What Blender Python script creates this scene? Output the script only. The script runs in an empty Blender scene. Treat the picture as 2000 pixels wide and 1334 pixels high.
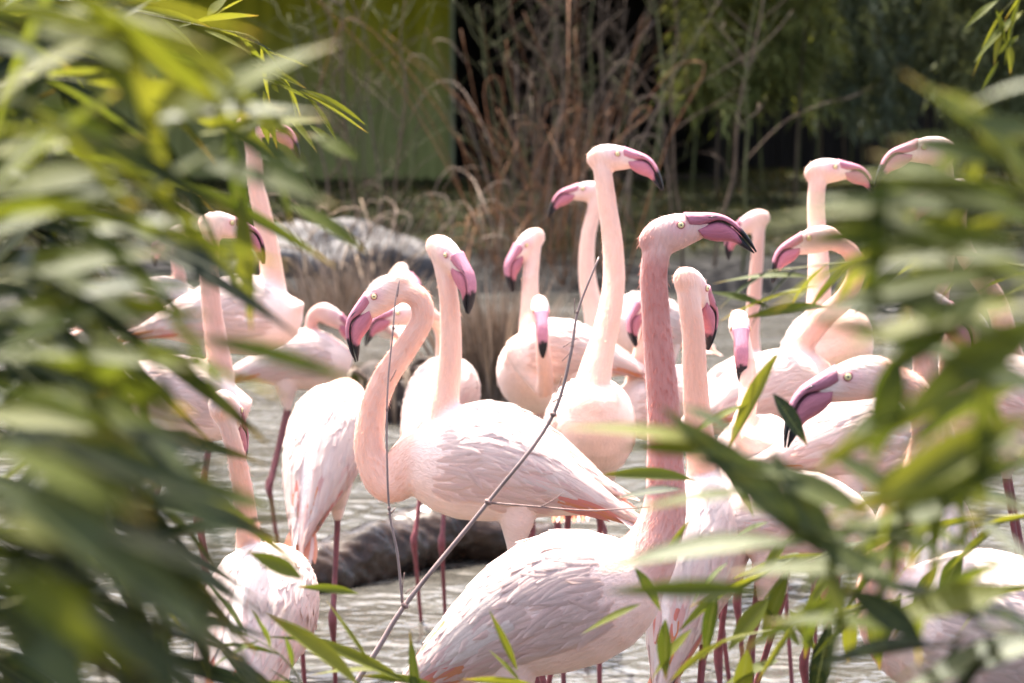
import bpy, bmesh, math, random
import numpy as np
from mathutils import Vector, Matrix, Quaternion, noise as mnoise

random.seed(7)
rng = np.random.default_rng(7)
scene = bpy.context.scene
COL = scene.collection

# ------------------------------------------------------------------ camera
CAM_H = 1.6
LENS = 85.0
FPX = 2000.0 * LENS / 36.0                 # focal length in photo pixels (2000 wide)
HORIZON = 159.0
PITCH = math.atan((667.0 - HORIZON) / FPX)
cam_data = bpy.data.cameras.new('camera')
cam_data.lens = LENS
cam_data.sensor_width = 36.0
cam_data.clip_start = 0.05
cam_data.clip_end = 4000
cam_data.dof.use_dof = True
cam_data.dof.focus_distance = 4.45
cam_data.dof.aperture_fstop = 5.3
cam_data.dof.aperture_blades = 9
cam = bpy.data.objects.new('camera', cam_data)
COL.objects.link(cam)
cam.location = (0, 0, CAM_H)
cam.rotation_euler = (math.pi / 2 - PITCH, 0, 0)
scene.camera = cam
C_POS = Vector((0, 0, CAM_H))
C_FWD = Vector((0, math.cos(PITCH), -math.sin(PITCH)))
C_UP = Vector((0, math.sin(PITCH), math.cos(PITCH)))
C_RIGHT = Vector((1, 0, 0))


def at(px, py, d):
    """world point seen at photo pixel (px, py) at depth d metres"""
    return C_POS + d * (C_FWD + C_RIGHT * ((px - 1000.0) / FPX) + C_UP * ((667.0 - py) / FPX))


# ------------------------------------------------------------------ world, sun, exposure
SUN_EL = math.radians(65)
SUN_AZ = math.radians(-24)                 # from +Y (behind the birds), negative = towards the left
world = bpy.data.worlds.new('World')
scene.world = world
world.use_nodes = True
wn = world.node_tree.nodes
wl = world.node_tree.links
wn.clear()
sky = wn.new('ShaderNodeTexSky')
sky.sky_type = 'NISHITA'
sky.sun_disc = False
sky.sun_elevation = SUN_EL
sky.sun_rotation = SUN_AZ
sky.air_density = 1.0
sky.dust_density = 6.0
sky.ozone_density = 0.2
bg = wn.new('ShaderNodeBackground')
bg.inputs['Strength'].default_value = 0.15
wo = wn.new('ShaderNodeOutputWorld')
wl.new(sky.outputs[0], bg.inputs['Color'])
wl.new(bg.outputs[0], wo.inputs['Surface'])
sun_data = bpy.data.lights.new('sun', 'SUN')
sun_data.energy = 4.2
sun_data.angle = math.radians(0.6)
sun_data.color = (1.0, 0.95, 0.87)
sun = bpy.data.objects.new('sun', sun_data)
COL.objects.link(sun)
sun_dir = Vector((math.sin(SUN_AZ) * math.cos(SUN_EL), math.cos(SUN_AZ) * math.cos(SUN_EL), math.sin(SUN_EL)))
sun.rotation_euler = sun_dir.to_track_quat('Z', 'Y').to_euler()
vs = scene.view_settings
vs.view_transform = 'Standard'
vs.look = 'None'
vs.exposure = 2.12
vs.gamma = 1.0
vs.use_curve_mapping = False
scene.cycles.use_denoising = True
scene.cycles.max_bounces = 8
scene.cycles.transparent_max_bounces = 8
scene.cycles.sample_clamp_indirect = 6.0
scene.cycles.caustics_reflective = False
scene.cycles.caustics_refractive = False

# ------------------------------------------------------------------ small helpers


def link(o, parent=None):
    COL.objects.link(o)
    if parent is not None:
        o.parent = parent
    return o


def tag(o, label=None, cat=None, group=None, kind=None):
    if label: o['label'] = label
    if cat: o['category'] = cat
    if group: o['group'] = group
    if kind: o['kind'] = kind
    return o


def empty(name, loc):
    o = bpy.data.objects.new(name, None)
    o.location = loc
    o.empty_display_size = 0.1
    return link(o)


def mesh_obj(name, verts, faces, mat, parent=None, smooth=True, offset=None):
    """verts in world space; offset = world location of the parent (children are stored relative to it)"""
    me = bpy.data.meshes.new(name)
    if offset is not None:
        verts = [(v[0] - offset[0], v[1] - offset[1], v[2] - offset[2]) for v in verts]
    me.from_pydata([tuple(v) for v in verts], [], faces)
    if mat is not None:
        me.materials.append(mat)
    if smooth:
        me.shade_smooth()
    me.update()
    o = bpy.data.objects.new(name, me)
    return link(o, parent)


class MB:
    def __init__(self):
        self.v = []
        self.f = []

    def rings(self, rings, cap=True):
        """rings: list of lists of Vectors of the same length -> closed tube"""
        n = len(rings[0])
        b = len(self.v)
        for r in rings:
            self.v.extend(r)
        for i in range(len(rings) - 1):
            for j in range(n):
                j2 = (j + 1) % n
                self.f.append((b + i * n + j, b + i * n + j2, b + (i + 1) * n + j2, b + (i + 1) * n + j))
        if cap:
            self.f.append(tuple(b + j for j in range(n))[::-1])
            e = b + (len(rings) - 1) * n
            self.f.append(tuple(e + j for j in range(n)))

    def tube(self, pts, radii, n=6):
        pts = [Vector(p) for p in pts]
        if not hasattr(radii, '__len__'):
            radii = [radii] * len(pts)
        fr = frames(pts)
        rings = []
        for p, (a, b_), r in zip(pts, fr, radii):
            rings.append([p + r * (math.cos(2 * math.pi * k / n) * a + math.sin(2 * math.pi * k / n) * b_) for k in range(n)])
        self.rings(rings)

    def box(self, x0, x1, y0, y1, z0, z1):
        b = len(self.v)
        self.v += [Vector(p) for p in ((x0, y0, z0), (x1, y0, z0), (x1, y1, z0), (x0, y1, z0), (x0, y0, z1), (x1, y0, z1), (x1, y1, z1), (x0, y1, z1))]
        self.f += [tuple(b + i for i in q) for q in ((3, 2, 1, 0), (4, 5, 6, 7), (0, 1, 5, 4), (1, 2, 6, 5), (2, 3, 7, 6), (3, 0, 4, 7))]

    def build(self, name, mat, parent=None, smooth=True, offset=None):
        return mesh_obj(name, self.v, self.f, mat, parent, smooth, offset)


def frames(pts):
    """parallel transported frames along a polyline"""
    out = []
    t0 = (pts[1] - pts[0]).normalized()
    a = t0.orthogonal().normalized()
    prev = t0
    for i in range(len(pts)):
        if i == 0: t = t0
        elif i == len(pts) - 1: t = (pts[i] - pts[i - 1]).normalized()
        else: t = (pts[i + 1] - pts[i - 1]).normalized()
        q = prev.rotation_difference(t)
        a = (q @ a)
        a = (a - t * a.dot(t)).normalized()
        out.append((a.copy(), t.cross(a)))
        prev = t
    return out


def catmull(pts, per=8):
    pts = [Vector(p) for p in pts]
    P = [pts[0] * 2 - pts[1]] + pts + [pts[-1] * 2 - pts[-2]]
    out = []
    for i in range(1, len(P) - 2):
        p0, p1, p2, p3 = P[i - 1], P[i], P[i + 1], P[i + 2]
        # centripetal
        def tj(ti, a, b): return ti + max((b - a).length, 1e-6) ** 0.5
        t0 = 0; t1 = tj(t0, p0, p1); t2 = tj(t1, p1, p2); t3 = tj(t2, p2, p3)
        for k in range(per):
            t = t1 + (t2 - t1) * k / per
            A1 = p0 * ((t1 - t) / (t1 - t0)) + p1 * ((t - t0) / (t1 - t0))
            A2 = p1 * ((t2 - t) / (t2 - t1)) + p2 * ((t - t1) / (t2 - t1))
            A3 = p2 * ((t3 - t) / (t3 - t2)) + p3 * ((t - t2) / (t3 - t2))
            B1 = A1 * ((t2 - t) / (t2 - t0)) + A2 * ((t - t0) / (t2 - t0))
            B2 = A2 * ((t3 - t) / (t3 - t1)) + A3 * ((t - t1) / (t3 - t1))
            out.append(B1 * ((t2 - t) / (t2 - t1)) + B2 * ((t - t1) / (t2 - t1)))
    out.append(pts[-1].copy())
    return out


# ------------------------------------------------------------------ materials
class Nodes:
    def __init__(self, name):
        self.m = bpy.data.materials.new(name)
        self.m.use_nodes = True
        self.nt = self.m.node_tree
        self.nt.nodes.clear()
        self.out = self.n('ShaderNodeOutputMaterial')

    def n(self, typ, **kw):
        nd = self.nt.nodes.new(typ)
        for k, v in kw.items():
            setattr(nd, k, v)
        return nd

    def l(self, a, b):
        self.nt.links.new(a, b)

    def ramp(self, fac, stops):
        r = self.n('ShaderNodeValToRGB')
        while len(r.color_ramp.elements) > 1:
            r.color_ramp.elements.remove(r.color_ramp.elements[-1])
        e0 = r.color_ramp.elements[0]
        e0.position = stops[0][0]; e0.color = (*stops[0][1], 1)
        for p, c in stops[1:]:
            e = r.color_ramp.elements.new(p); e.color = (*c, 1)
        self.l(fac, r.inputs[0])
        return r.outputs[0]

    def noise(self, vec=None, scale=5, detail=4, rough=0.55):
        t = self.n('ShaderNodeTexNoise')
        t.inputs['Scale'].default_value = scale
        t.inputs['Detail'].default_value = detail
        t.inputs['Roughness'].default_value = rough
        if vec is not None: self.l(vec, t.inputs['Vector'])
        return t.outputs[0]

    def mix(self, a, b, fac, mode='MIX'):
        m = self.n('ShaderNodeMix', data_type='RGBA', blend_type=mode)
        for s, v in ((m.inputs[6], a), (m.inputs[7], b)):
            if isinstance(v, tuple): s.default_value = (*v, 1)
            else: self.l(v, s)
        if isinstance(fac, (int, float)): m.inputs[0].default_value = fac
        else: self.l(fac, m.inputs[0])
        return m.outputs[2]

    def math(self, op, a, b=None):
        m = self.n('ShaderNodeMath', operation=op)
        for i, v in enumerate((a, b)):
            if v is None: continue
            if isinstance(v, (int, float)): m.inputs[i].default_value = v
            else: self.l(v, m.inputs[i])
        return m.outputs[0]

    def mapping(self, vec, scale=(1, 1, 1)):
        m = self.n('ShaderNodeMapping')
        m.inputs['Scale'].default_value = scale
        self.l(vec, m.inputs['Vector'])
        return m.outputs[0]

    def bump(self, h, strength=0.3, dist=0.01):
        b = self.n('ShaderNodeBump')
        b.inputs['Strength'].default_value = strength
        b.inputs['Distance'].default_value = dist
        self.l(h, b.inputs['Height'])
        return b.outputs[0]

    def bsdf(self, col, rough=0.6, spec=0.5, normal=None, **kw):
        p = self.n('ShaderNodeBsdfPrincipled')
        if isinstance(col, tuple): p.inputs['Base Color'].default_value = (*col, 1)
        else: self.l(col, p.inputs['Base Color'])
        if isinstance(rough, (int, float)): p.inputs['Roughness'].default_value = rough
        else: self.l(rough, p.inputs['Roughness'])
        p.inputs['Specular IOR Level'].default_value = spec
        if normal is not None: self.l(normal, p.inputs['Normal'])
        for k, v in kw.items():
            p.inputs[k.replace('_', ' ')].default_value = v
        return p.outputs[0]

    def done(self, sh):
        self.l(sh, self.out.inputs['Surface'])
        return self.m

    def coord(self, which='Object'):
        return self.n('ShaderNodeTexCoord').outputs[which]

    def attr(self, name):
        return self.n('ShaderNodeAttribute', attribute_name=name).outputs


M = {}


def mat_plumage():
    k = Nodes('plumage')
    c = k.attr('pigment')['Color']
    w = k.attr('neckweight')['Fac']
    fine = []
    broad = []
    for name in ('flow', 'bodyflow'):
        f = k.attr(name)['Vector']
        fine.append(k.noise(k.mapping(f, (38, 210, 210)), 1.0, 3, 0.6))
        broad.append(k.noise(k.mapping(f, (9, 26, 26)), 1.0, 3, 0.6))

    def blend(pair):
        m = k.n('ShaderNodeMix', data_type='FLOAT')
        k.l(w, m.inputs[0]); k.l(pair[1], m.inputs[2]); k.l(pair[0], m.inputs[3])
        return m.outputs[0]
    st = blend(fine)
    st2 = blend(broad)
    col = k.mix(c, k.mix(c, (0.80, 0.50, 0.46), 0.55), k.math('MULTIPLY', st2, 0.35))
    v = k.ramp(st, [(0.25, (0.90, 0.88, 0.88)), (0.7, (1, 1, 1))])
    col = k.mix(col, v, 1.0, 'MULTIPLY')
    h = k.math('ADD', k.math('MULTIPLY', st, 0.6), k.math('MULTIPLY', st2, 1.0))
    nr = k.bump(h, 0.7, 0.006)
    p = k.bsdf(col, 0.75, 0.2, nr, Sheen_Weight=0.35, Sheen_Roughness=0.5)
    tr = k.n('ShaderNodeBsdfTranslucent')
    k.l(col, tr.inputs['Color'])
    ms = k.n('ShaderNodeMixShader'); ms.inputs[0].default_value = 0.12
    k.l(p, ms.inputs[1]); k.l(tr.outputs[0], ms.inputs[2])
    return k.done(ms.outputs[0])


def mat_feather():
    k = Nodes('feather')
    c = k.attr('pigment')['Color']
    uv = k.n('ShaderNodeUVMap').outputs[0]
    sep = k.n('ShaderNodeSeparateXYZ'); k.l(uv, sep.inputs[0])
    u, v = sep.outputs[0], sep.outputs[1]
    # slanted barbs on both sides of the shaft
    av = k.math('ABSOLUTE', k.math('SUBTRACT', v, 0.5))
    rnd = k.n('ShaderNodeObjectInfo').outputs['Random']
    cmb = k.n('ShaderNodeCombineXYZ')
    k.l(k.math('MULTIPLY', k.math('SUBTRACT', u, k.math('MULTIPLY', av, 0.35)), 9.0), cmb.inputs[0])
    k.l(k.math('MULTIPLY', v, 14.0), cmb.inputs[1])
    barb = k.noise(cmb.outputs[0], 3.0, 3, 0.6)
    h = k.math('ADD', barb, k.math('MULTIPLY', k.math('LESS_THAN', av, 0.03), 0.5))
    shade = k.ramp(barb, [(0.3, (0.88, 0.84, 0.84)), (0.65, (1, 1, 1))])
    col = k.mix(c, shade, 1.0, 'MULTIPLY')
    nr = k.bump(h, 0.5, 0.003)
    p = k.bsdf(col, 0.7, 0.25, nr, Sheen_Weight=0.25, Sheen_Roughness=0.5)
    tr = k.n('ShaderNodeBsdfTranslucent')
    k.l(col, tr.inputs['Color'])
    ms = k.n('ShaderNodeMixShader'); ms.inputs[0].default_value = 0.38
    k.l(p, ms.inputs[1]); k.l(tr.outputs[0], ms.inputs[2])
    return k.done(ms.outputs[0])


def mat_bill():
    k = Nodes('bill_horn')
    c = k.attr('pigment')['Color']
    flow = k.attr('flow')['Vector']
    n1 = k.noise(k.mapping(flow, (60, 260, 260)), 1.0, 3)
    n2 = k.noise(k.mapping(flow, (60, 60, 60)), 1.0, 3)
    col = k.mix(c, k.mix(c, (0.95, 0.85, 0.9), 0.35, 'MULTIPLY'), n2)
    col = k.mix(col, k.ramp(n1, [(0.3, (0.82, 0.78, 0.82)), (0.7, (1, 1, 1))]), 1.0, 'MULTIPLY')
    nr = k.bump(n1, 0.6, 0.003)
    return k.done(k.bsdf(col, 0.55, 0.3, nr))


def mat_simple(name, col, rough=0.6, spec=0.5, var=0.25, scale=12, bump=0.3, bdist=0.01, stretch=(1, 1, 1)):
    k = Nodes(name)
    co = k.mapping(k.coord('Object'), stretch)
    n1 = k.noise(co, scale, 5)
    dark = tuple(c * (1 - var) for c in col)
    lite = tuple(min(1, c * (1 + var)) for c in col)
    cc = k.ramp(n1, [(0.3, dark), (0.7, lite)])
    rnd = k.n('ShaderNodeObjectInfo').outputs['Random']
    hs = k.n('ShaderNodeHueSaturation')
    k.l(cc, hs.inputs['Color'])
    k.l(k.math('ADD', k.math('MULTIPLY', rnd, 0.4 * var + 0.1), 0.95 - 0.2 * var), hs.inputs['Value'])
    nr = k.bump(k.noise(co, scale * 4, 4), bump, bdist)
    return k.done(k.bsdf(hs.outputs[0], rough, spec, nr))


def mat_leaf(name, c0, c1, tip=(0.22, 0.15, 0.03), trans=0.35, rough=0.45, yellow=0.2, spec=0.22):
    k = Nodes(name)
    uv = k.n('ShaderNodeUVMap').outputs[0]
    sep = k.n('ShaderNodeSeparateXYZ'); k.l(uv, sep.inputs[0])
    u, v = sep.outputs[0], sep.outputs[1]
    rnd = k.n('ShaderNodeObjectInfo').outputs['Random']
    col = k.mix(c0, c1, rnd)
    # parallel veins
    w = k.n('ShaderNodeTexWave', wave_type='BANDS', bands_direction='Y')
    w.inputs['Scale'].default_value = 5.0
    w.inputs['Distortion'].default_value = 0.2
    k.l(uv, w.inputs['Vector'])
    col = k.mix(col, k.mix(col, (1.25, 1.25, 1.1), 1.0, 'MULTIPLY'), k.math('MULTIPLY', w.outputs[1], 0.5))
    av = k.math('ABSOLUTE', k.math('SUBTRACT', v, 0.5))
    rib = k.math('LESS_THAN', av, 0.035)
    col = k.mix(col, (0.16, 0.17, 0.05), k.math('MULTIPLY', rib, 0.6))
    blot = k.noise(k.mapping(uv, (7, 2.5, 1)), 1.0, 4)
    col = k.mix(col, (0.12, 0.11, 0.015), k.math('MULTIPLY', k.math('GREATER_THAN', blot, 0.56), yellow))
    # dry yellow-brown tips on some leaves
    tipf = k.math('MULTIPLY', k.math('SMOOTH_MIN', k.math('MULTIPLY', k.math('MAXIMUM', k.math('SUBTRACT', u, 0.8), 0.0), 6.0), 1.0),
                  k.math('GREATER_THAN', rnd, 0.45))
    col = k.mix(col, tip, tipf)
    nr = k.bump(k.math('ADD', w.outputs[1], k.math('MULTIPLY', rib, 1.5)), 0.2, 0.001)
    p = k.bsdf(col, rough, spec, nr)
    tr = k.n('ShaderNodeBsdfTranslucent')
    k.l(k.mix(col, (1.18, 1.10, 0.75), 1.0, 'MULTIPLY'), tr.inputs['Color'])
    ms = k.n('ShaderNodeMixShader'); ms.inputs[0].default_value = trans
    k.l(p, ms.inputs[1]); k.l(tr.outputs[0], ms.inputs[2])
    return k.done(ms.outputs[0])


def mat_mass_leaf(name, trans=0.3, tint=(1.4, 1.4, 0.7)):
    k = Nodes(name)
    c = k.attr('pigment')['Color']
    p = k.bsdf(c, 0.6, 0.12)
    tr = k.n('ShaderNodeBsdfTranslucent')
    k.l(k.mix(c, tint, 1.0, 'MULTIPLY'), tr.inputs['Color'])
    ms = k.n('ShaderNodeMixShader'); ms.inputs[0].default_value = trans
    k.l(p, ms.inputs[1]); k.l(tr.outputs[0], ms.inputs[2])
    return k.done(ms.outputs[0])


def mat_water():
    k = Nodes('muddy_water')
    co = k.coord('Object')
    n0 = k.noise(k.mapping(co, (0.5, 0.9, 1)), 1.6, 4)
    col = k.ramp(n0, [(0.3, (0.040, 0.035, 0.027)), (0.5, (0.068, 0.063, 0.054)), (0.75, (0.115, 0.112, 0.105))])
    w1 = k.n('ShaderNodeTexNoise'); w1.inputs['Scale'].default_value = 4.4
    w1.inputs['Detail'].default_value = 1.0; w1.inputs['Distortion'].default_value = 1.2
    k.l(k.mapping(co, (1.0, 1.3, 1)), w1.inputs['Vector'])
    w2 = k.n('ShaderNodeTexNoise'); w2.inputs['Scale'].default_value = 15.0
    w2.inputs['Detail'].default_value = 1.0; w2.inputs['Distortion'].default_value = 0.8
    k.l(k.mapping(co, (1.0, 1.5, 1)), w2.inputs['Vector'])
    h = k.math('ADD', w1.outputs[0], k.math('MULTIPLY', w2.outputs[0], 0.14))
    nr = k.bump(h, 1.0, 0.042)
    return k.done(k.bsdf(col, 0.04, 0.6, nr, IOR=1.33))


def mat_ground():
    k = Nodes('earth')
    geo = k.n('ShaderNodeNewGeometry').outputs['Position']
    n1 = k.noise(geo, 0.7, 6, 0.6)
    n2 = k.noise(geo, 9.0, 5, 0.6)
    sep = k.n('ShaderNodeSeparateXYZ'); k.l(geo, sep.inputs[0])
    mud = k.ramp(n2, [(0.3, (0.013, 0.012, 0.011)), (0.7, (0.032, 0.030, 0.029))])
    grass = k.ramp(n2, [(0.3, (0.010, 0.012, 0.004)), (0.55, (0.017, 0.018, 0.006)), (0.75, (0.030, 0.022, 0.011))])
    # grass begins some metres behind the water's edge, with a ragged border
    f = k.math('ADD', sep.outputs[1], k.math('MULTIPLY', n1, 3.0))
    fac = k.ramp(k.math('DIVIDE', k.math('SUBTRACT', f, 21.2), 1.6), [(0.0, (0, 0, 0)), (1.0, (1, 1, 1))])
    col = k.mix(mud, grass, fac)
    nr = k.bump(n2, 0.6, 0.05)
    return k.done(k.bsdf(col, 0.85, 0.06, nr))


def mat_log():
    k = Nodes('wet_bark')
    co = k.coord('Object')
    n1 = k.noise(k.mapping(co, (4, 14, 14)), 1.0, 6, 0.65)
    n2 = k.noise(co, 26, 4)
    col = k.ramp(n1, [(0.3, (0.012, 0.007, 0.0045)), (0.55, (0.038, 0.022, 0.014)), (0.8, (0.11, 0.085, 0.068))])
    ro = k.ramp(n2, [(0.3, (0.15,) * 3), (0.7, (0.32,) * 3)])
    nr = k.bump(k.math('ADD', n1, k.math('MULTIPLY', n2, 0.4)), 0.5, 0.015)
    return k.done(k.bsdf(col, ro, 0.3, nr))


def mat_render_wall():
    k = Nodes('olive_plaster')
    co = k.coord('Object')
    n1 = k.noise(k.mapping(co, (0.8, 0.8, 0.5)), 1.6, 5, 0.65)
    streak = k.noise(k.mapping(co, (9, 9, 0.35)), 1.0, 4, 0.6)
    n2 = k.noise(co, 60, 3)
    sep = k.n('ShaderNodeSeparateXYZ'); k.l(co, sep.inputs[0])
    f = k.math('ADD', k.math('MULTIPLY', sep.outputs[2], 0.8), k.math('MULTIPLY', k.math('SUBTRACT', n1, 0.5), 1.6))
    # the paint has weathered to a greyer green low down, in patches
    col = k.ramp(k.math('SUBTRACT', f, 0.7), [(0.0, (0.23, 0.23, 0.085)), (0.9, (0.255, 0.225, 0.016))])
    col = k.mix(col, k.ramp(streak, [(0.35, (0.60, 0.60, 0.55)), (0.62, (1, 1, 1))]), 0.8, 'MULTIPLY')
    nr = k.bump(n2, 0.3, 0.004)
    return k.done(k.bsdf(col, 0.9, 0.05, nr))


M['plumage'] = mat_plumage()
M['feather'] = mat_feather()
M['bill'] = mat_bill()
M['leg'] = mat_simple('leg_skin', (0.17, 0.036, 0.042), 0.45, 0.5, 0.3, 60, 0.4, 0.003)
M['iris'] = mat_simple('iris', (0.72, 0.62, 0.30), 0.15, 0.7, 0.1, 300, 0.0)
M['eyering'] = mat_simple('eye_rim', (0.34, 0.10, 0.11), 0.5, 0.4, 0.2, 300, 0.1)
M['pupil'] = mat_simple('pupil', (0.010, 0.006, 0.006), 0.08, 0.8, 0.0, 10, 0.0)
M['leaf'] = mat_leaf('bamboo_leaf', (0.040, 0.058, 0.007), (0.090, 0.108, 0.013), trans=0.5)
M['glossy'] = mat_leaf('glossy_leaf', (0.045, 0.060, 0.016), (0.085, 0.100, 0.026), trans=0.35, rough=0.5, spec=0.42)
M['leafdark'] = mat_leaf('bamboo_leaf_dark', (0.008, 0.014, 0.003), (0.020, 0.028, 0.005), trans=0.18, rough=0.5)  # older dark green, also carrying the shade of the low left leaves
M['leafyellow'] = mat_leaf('bamboo_leaf_yellow', (0.080, 0.096, 0.010), (0.150, 0.155, 0.018), trans=0.48, rough=0.5)
M['twig'] = mat_simple('green_twig', (0.16, 0.15, 0.05), 0.55, 0.4, 0.3, 30)
M['culm'] = mat_simple('green_culm', (0.10, 0.13, 0.03), 0.4, 0.5, 0.3, 8, 0.1)
M['drycane'] = mat_simple('dry_cane', (0.26, 0.175, 0.155), 0.45, 0.5, 0.35, 30, 0.4, 0.002, (1, 1, 0.2))
M['canenode'] = mat_simple('cane_node', (0.22, 0.13, 0.11), 0.55, 0.4, 0.3, 40)
M['bark'] = mat_simple('sapling_bark', (0.105, 0.068, 0.042), 0.7, 0.3, 0.4, 20, 0.5, 0.005, (1, 1, 0.3))
M['barkgreen'] = mat_simple('sapling_bark_green', (0.080, 0.078, 0.026), 0.7, 0.3, 0.4, 20, 0.5, 0.005, (1, 1, 0.3))
M['reed'] = mat_simple('dead_reed', (0.20, 0.085, 0.034), 0.7, 0.3, 0.45, 8, 0.3, 0.003)
M['reedpale'] = mat_simple('dead_reed_pale', (0.22, 0.155, 0.115), 0.7, 0.3, 0.35, 8, 0.3, 0.003)
M['tussock'] = mat_simple('tussock_straw', (0.21, 0.15, 0.105), 0.8, 0.2, 0.4, 10, 0.3, 0.003)
M['root'] = mat_simple('dead_root', (0.035, 0.020, 0.014), 0.7, 0.3, 0.5, 14, 0.6, 0.01)
M['stone'] = mat_simple('pale_stone', (0.095, 0.085, 0.082), 0.7, 0.3, 0.35, 6, 0.6, 0.03)
M['log'] = mat_log()
M['water'] = mat_water()
M['earth'] = mat_ground()
M['wall'] = mat_render_wall()
M['trim'] = mat_simple('pale_trim', (0.16, 0.16, 0.085), 0.7, 0.3, 0.15, 5)
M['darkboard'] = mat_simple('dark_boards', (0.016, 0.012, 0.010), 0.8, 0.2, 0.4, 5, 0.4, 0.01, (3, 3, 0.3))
M['roof'] = mat_simple('roof_felt', (0.06, 0.055, 0.05), 0.9, 0.2, 0.3, 4)
M['massleaf'] = mat_mass_leaf('hedge_leaf', 0.28)
M['straw'] = mat_mass_leaf('straw_blade', 0.15, (1, 1, 1))
M['grass'] = mat_mass_leaf('grass_blade', 0.25)
M['down'] = mat_mass_leaf('down_plume', 0.5, (1, 1, 1))
M['ring'] = mat_simple('leg_band', (0.04, 0.10, 0.075), 0.4, 0.5, 0.3, 40)

# ------------------------------------------------------------------ ground and water


def ground_z(x, y):
    if y < 3.2: return 0.10 + 0.03 * math.sin(x * 1.7)
    if y < 3.9: return 0.10 - (y - 3.2) / 0.7 * 0.38
    edge = 18.0 + 0.35 * math.sin(x * 0.9) + 0.2 * math.sin(x * 2.3 + 1)
    if y < edge: return -0.28
    if y < edge + 0.25: return -0.28 + 0.36 * (y - edge) / 0.25
    if y < 60: return 0.08 + min(0.32, (y - edge) * 0.028) + 0.03 * mnoise.noise(Vector((x * 0.8, y * 0.8, 0)))
    return 0.4


def make_ground():
    xs = list(np.concatenate([[-3000, -600, -120, -40, -20], np.arange(-12, 12.01, 0.4), [20, 40, 120, 600, 3000]]))
    ys = list(np.concatenate([[-3000, -300, -40, -8, -2, 0, 1.5], [2.6, 3.2, 3.55, 3.9, 5, 8, 12, 16], np.arange(17.2, 19.6, 0.12), np.arange(19.7, 34, 0.5), [38, 45, 60, 120, 500, 3000]]))
    v = [(x, y, ground_z(x, y)) for y in ys for x in xs]
    nx = len(xs)
    f = [(j * nx + i, j * nx + i + 1, (j + 1) * nx + i + 1, (j + 1) * nx + i) for j in range(len(ys) - 1) for i in range(nx - 1)]
    o = mesh_obj('ground', v, f, M['earth'])
    tag(o, 'muddy bank and thin grass round the pond', kind='structure')


make_ground()
wv = [(-14, 3.3, 0), (14, 3.3, 0), (14, 18.5, 0), (-14, 18.5, 0)]
w = mesh_obj('water', wv, [(0, 1, 2, 3)], M['water'])
tag(w, 'rippled muddy grey pond water', kind='structure')


def set_color(me, cols):
    a = me.color_attributes.new('pigment', 'FLOAT_COLOR', 'POINT')
    c = np.ones((len(me.vertices), 4), dtype=np.float32)
    c[:, :3] = cols
    a.data.foreach_set('color', c.ravel())


def blades_mesh(name, base, direc, side, length, width, cols, mat, bend=0.3, parent=None, offset=(0, 0, 0)):
    """many flat leaf blades: 2 quads + tip, numpy arrays (N,3)"""
    n = len(base)
    L = length[:, None]; W = width[:, None] * 0.5
    down = np.array([0, 0, -1.0])
    p0 = base
    p1 = base + direc * L * 0.4 + down * L * bend * 0.1
    p2 = base + direc * L + down * L * bend
    V = np.stack([p0, p1 - side * W, p2, p1 + side * W], axis=1).reshape(-1, 3) - np.array(offset)
    me = bpy.data.meshes.new(name)
    me.vertices.add(n * 4)
    me.vertices.foreach_set('co', V.astype(np.float32).ravel())
    me.loops.add(n * 4)
    me.loops.foreach_set('vertex_index', np.arange(n * 4, dtype=np.int32))
    me.polygons.add(n)
    me.polygons.foreach_set('loop_start', np.arange(0, n * 4, 4, dtype=np.int32))
    me.polygons.foreach_set('loop_total', np.full(n, 4, dtype=np.int32))
    me.materials.append(mat)
    me.update(calc_edges=True)
    set_color(me, np.repeat(cols, 4, axis=0))
    o = bpy.data.objects.new(name, me)
    return link(o, parent)


def unit(a):
    return a / np.maximum(np.linalg.norm(a, axis=1, keepdims=True), 1e-9)


# grass on the far bank
def grass():
    n = 26000
    y = 20.3 + 12.5 * rng.random(n) ** 0.9
    x = (rng.random(n) - 0.5) * 16
    keep = np.array([mnoise.noise(Vector((a * 0.5, b * 0.5, 3))) for a, b in zip(x, y)]) + 0.45 + (y - 22) * 0.12 > rng.random(n) * 0.6
    x, y = x[keep], y[keep]
    n = len(x)
    z = np.array([ground_z(a, b) for a, b in zip(x, y)])
    base = np.stack([x, y, z - 0.01], 1)
    d = unit(np.stack([rng.normal(0, 0.6, n), rng.normal(0, 0.6, n), np.ones(n)], 1))
    s = unit(np.stack([rng.normal(0, 1, n), rng.normal(0, 0.3, n), np.zeros(n)], 1))
    t = rng.random((n, 1))
    cols = (1 - t) * np.array([0.018, 0.023, 0.006]) + t * np.array([0.045, 0.044, 0.013])
    br = rng.random(n) < 0.15
    cols[br] = np.array([0.10, 0.065, 0.035])
    o = blades_mesh('grass', base, d, s, 0.05 + 0.10 * rng.random(n), 0.012 + 0.014 * rng.random(n), cols, M['grass'], 0.25)
    tag(o, 'short patchy grass on the bank behind the pond', 'grass', kind='stuff')


grass()

# ------------------------------------------------------------------ shed and added dark backdrop behind
WALL_D = 29.5


def wx(px, d): return (px - 1000) / FPX * d * 1.0


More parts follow.
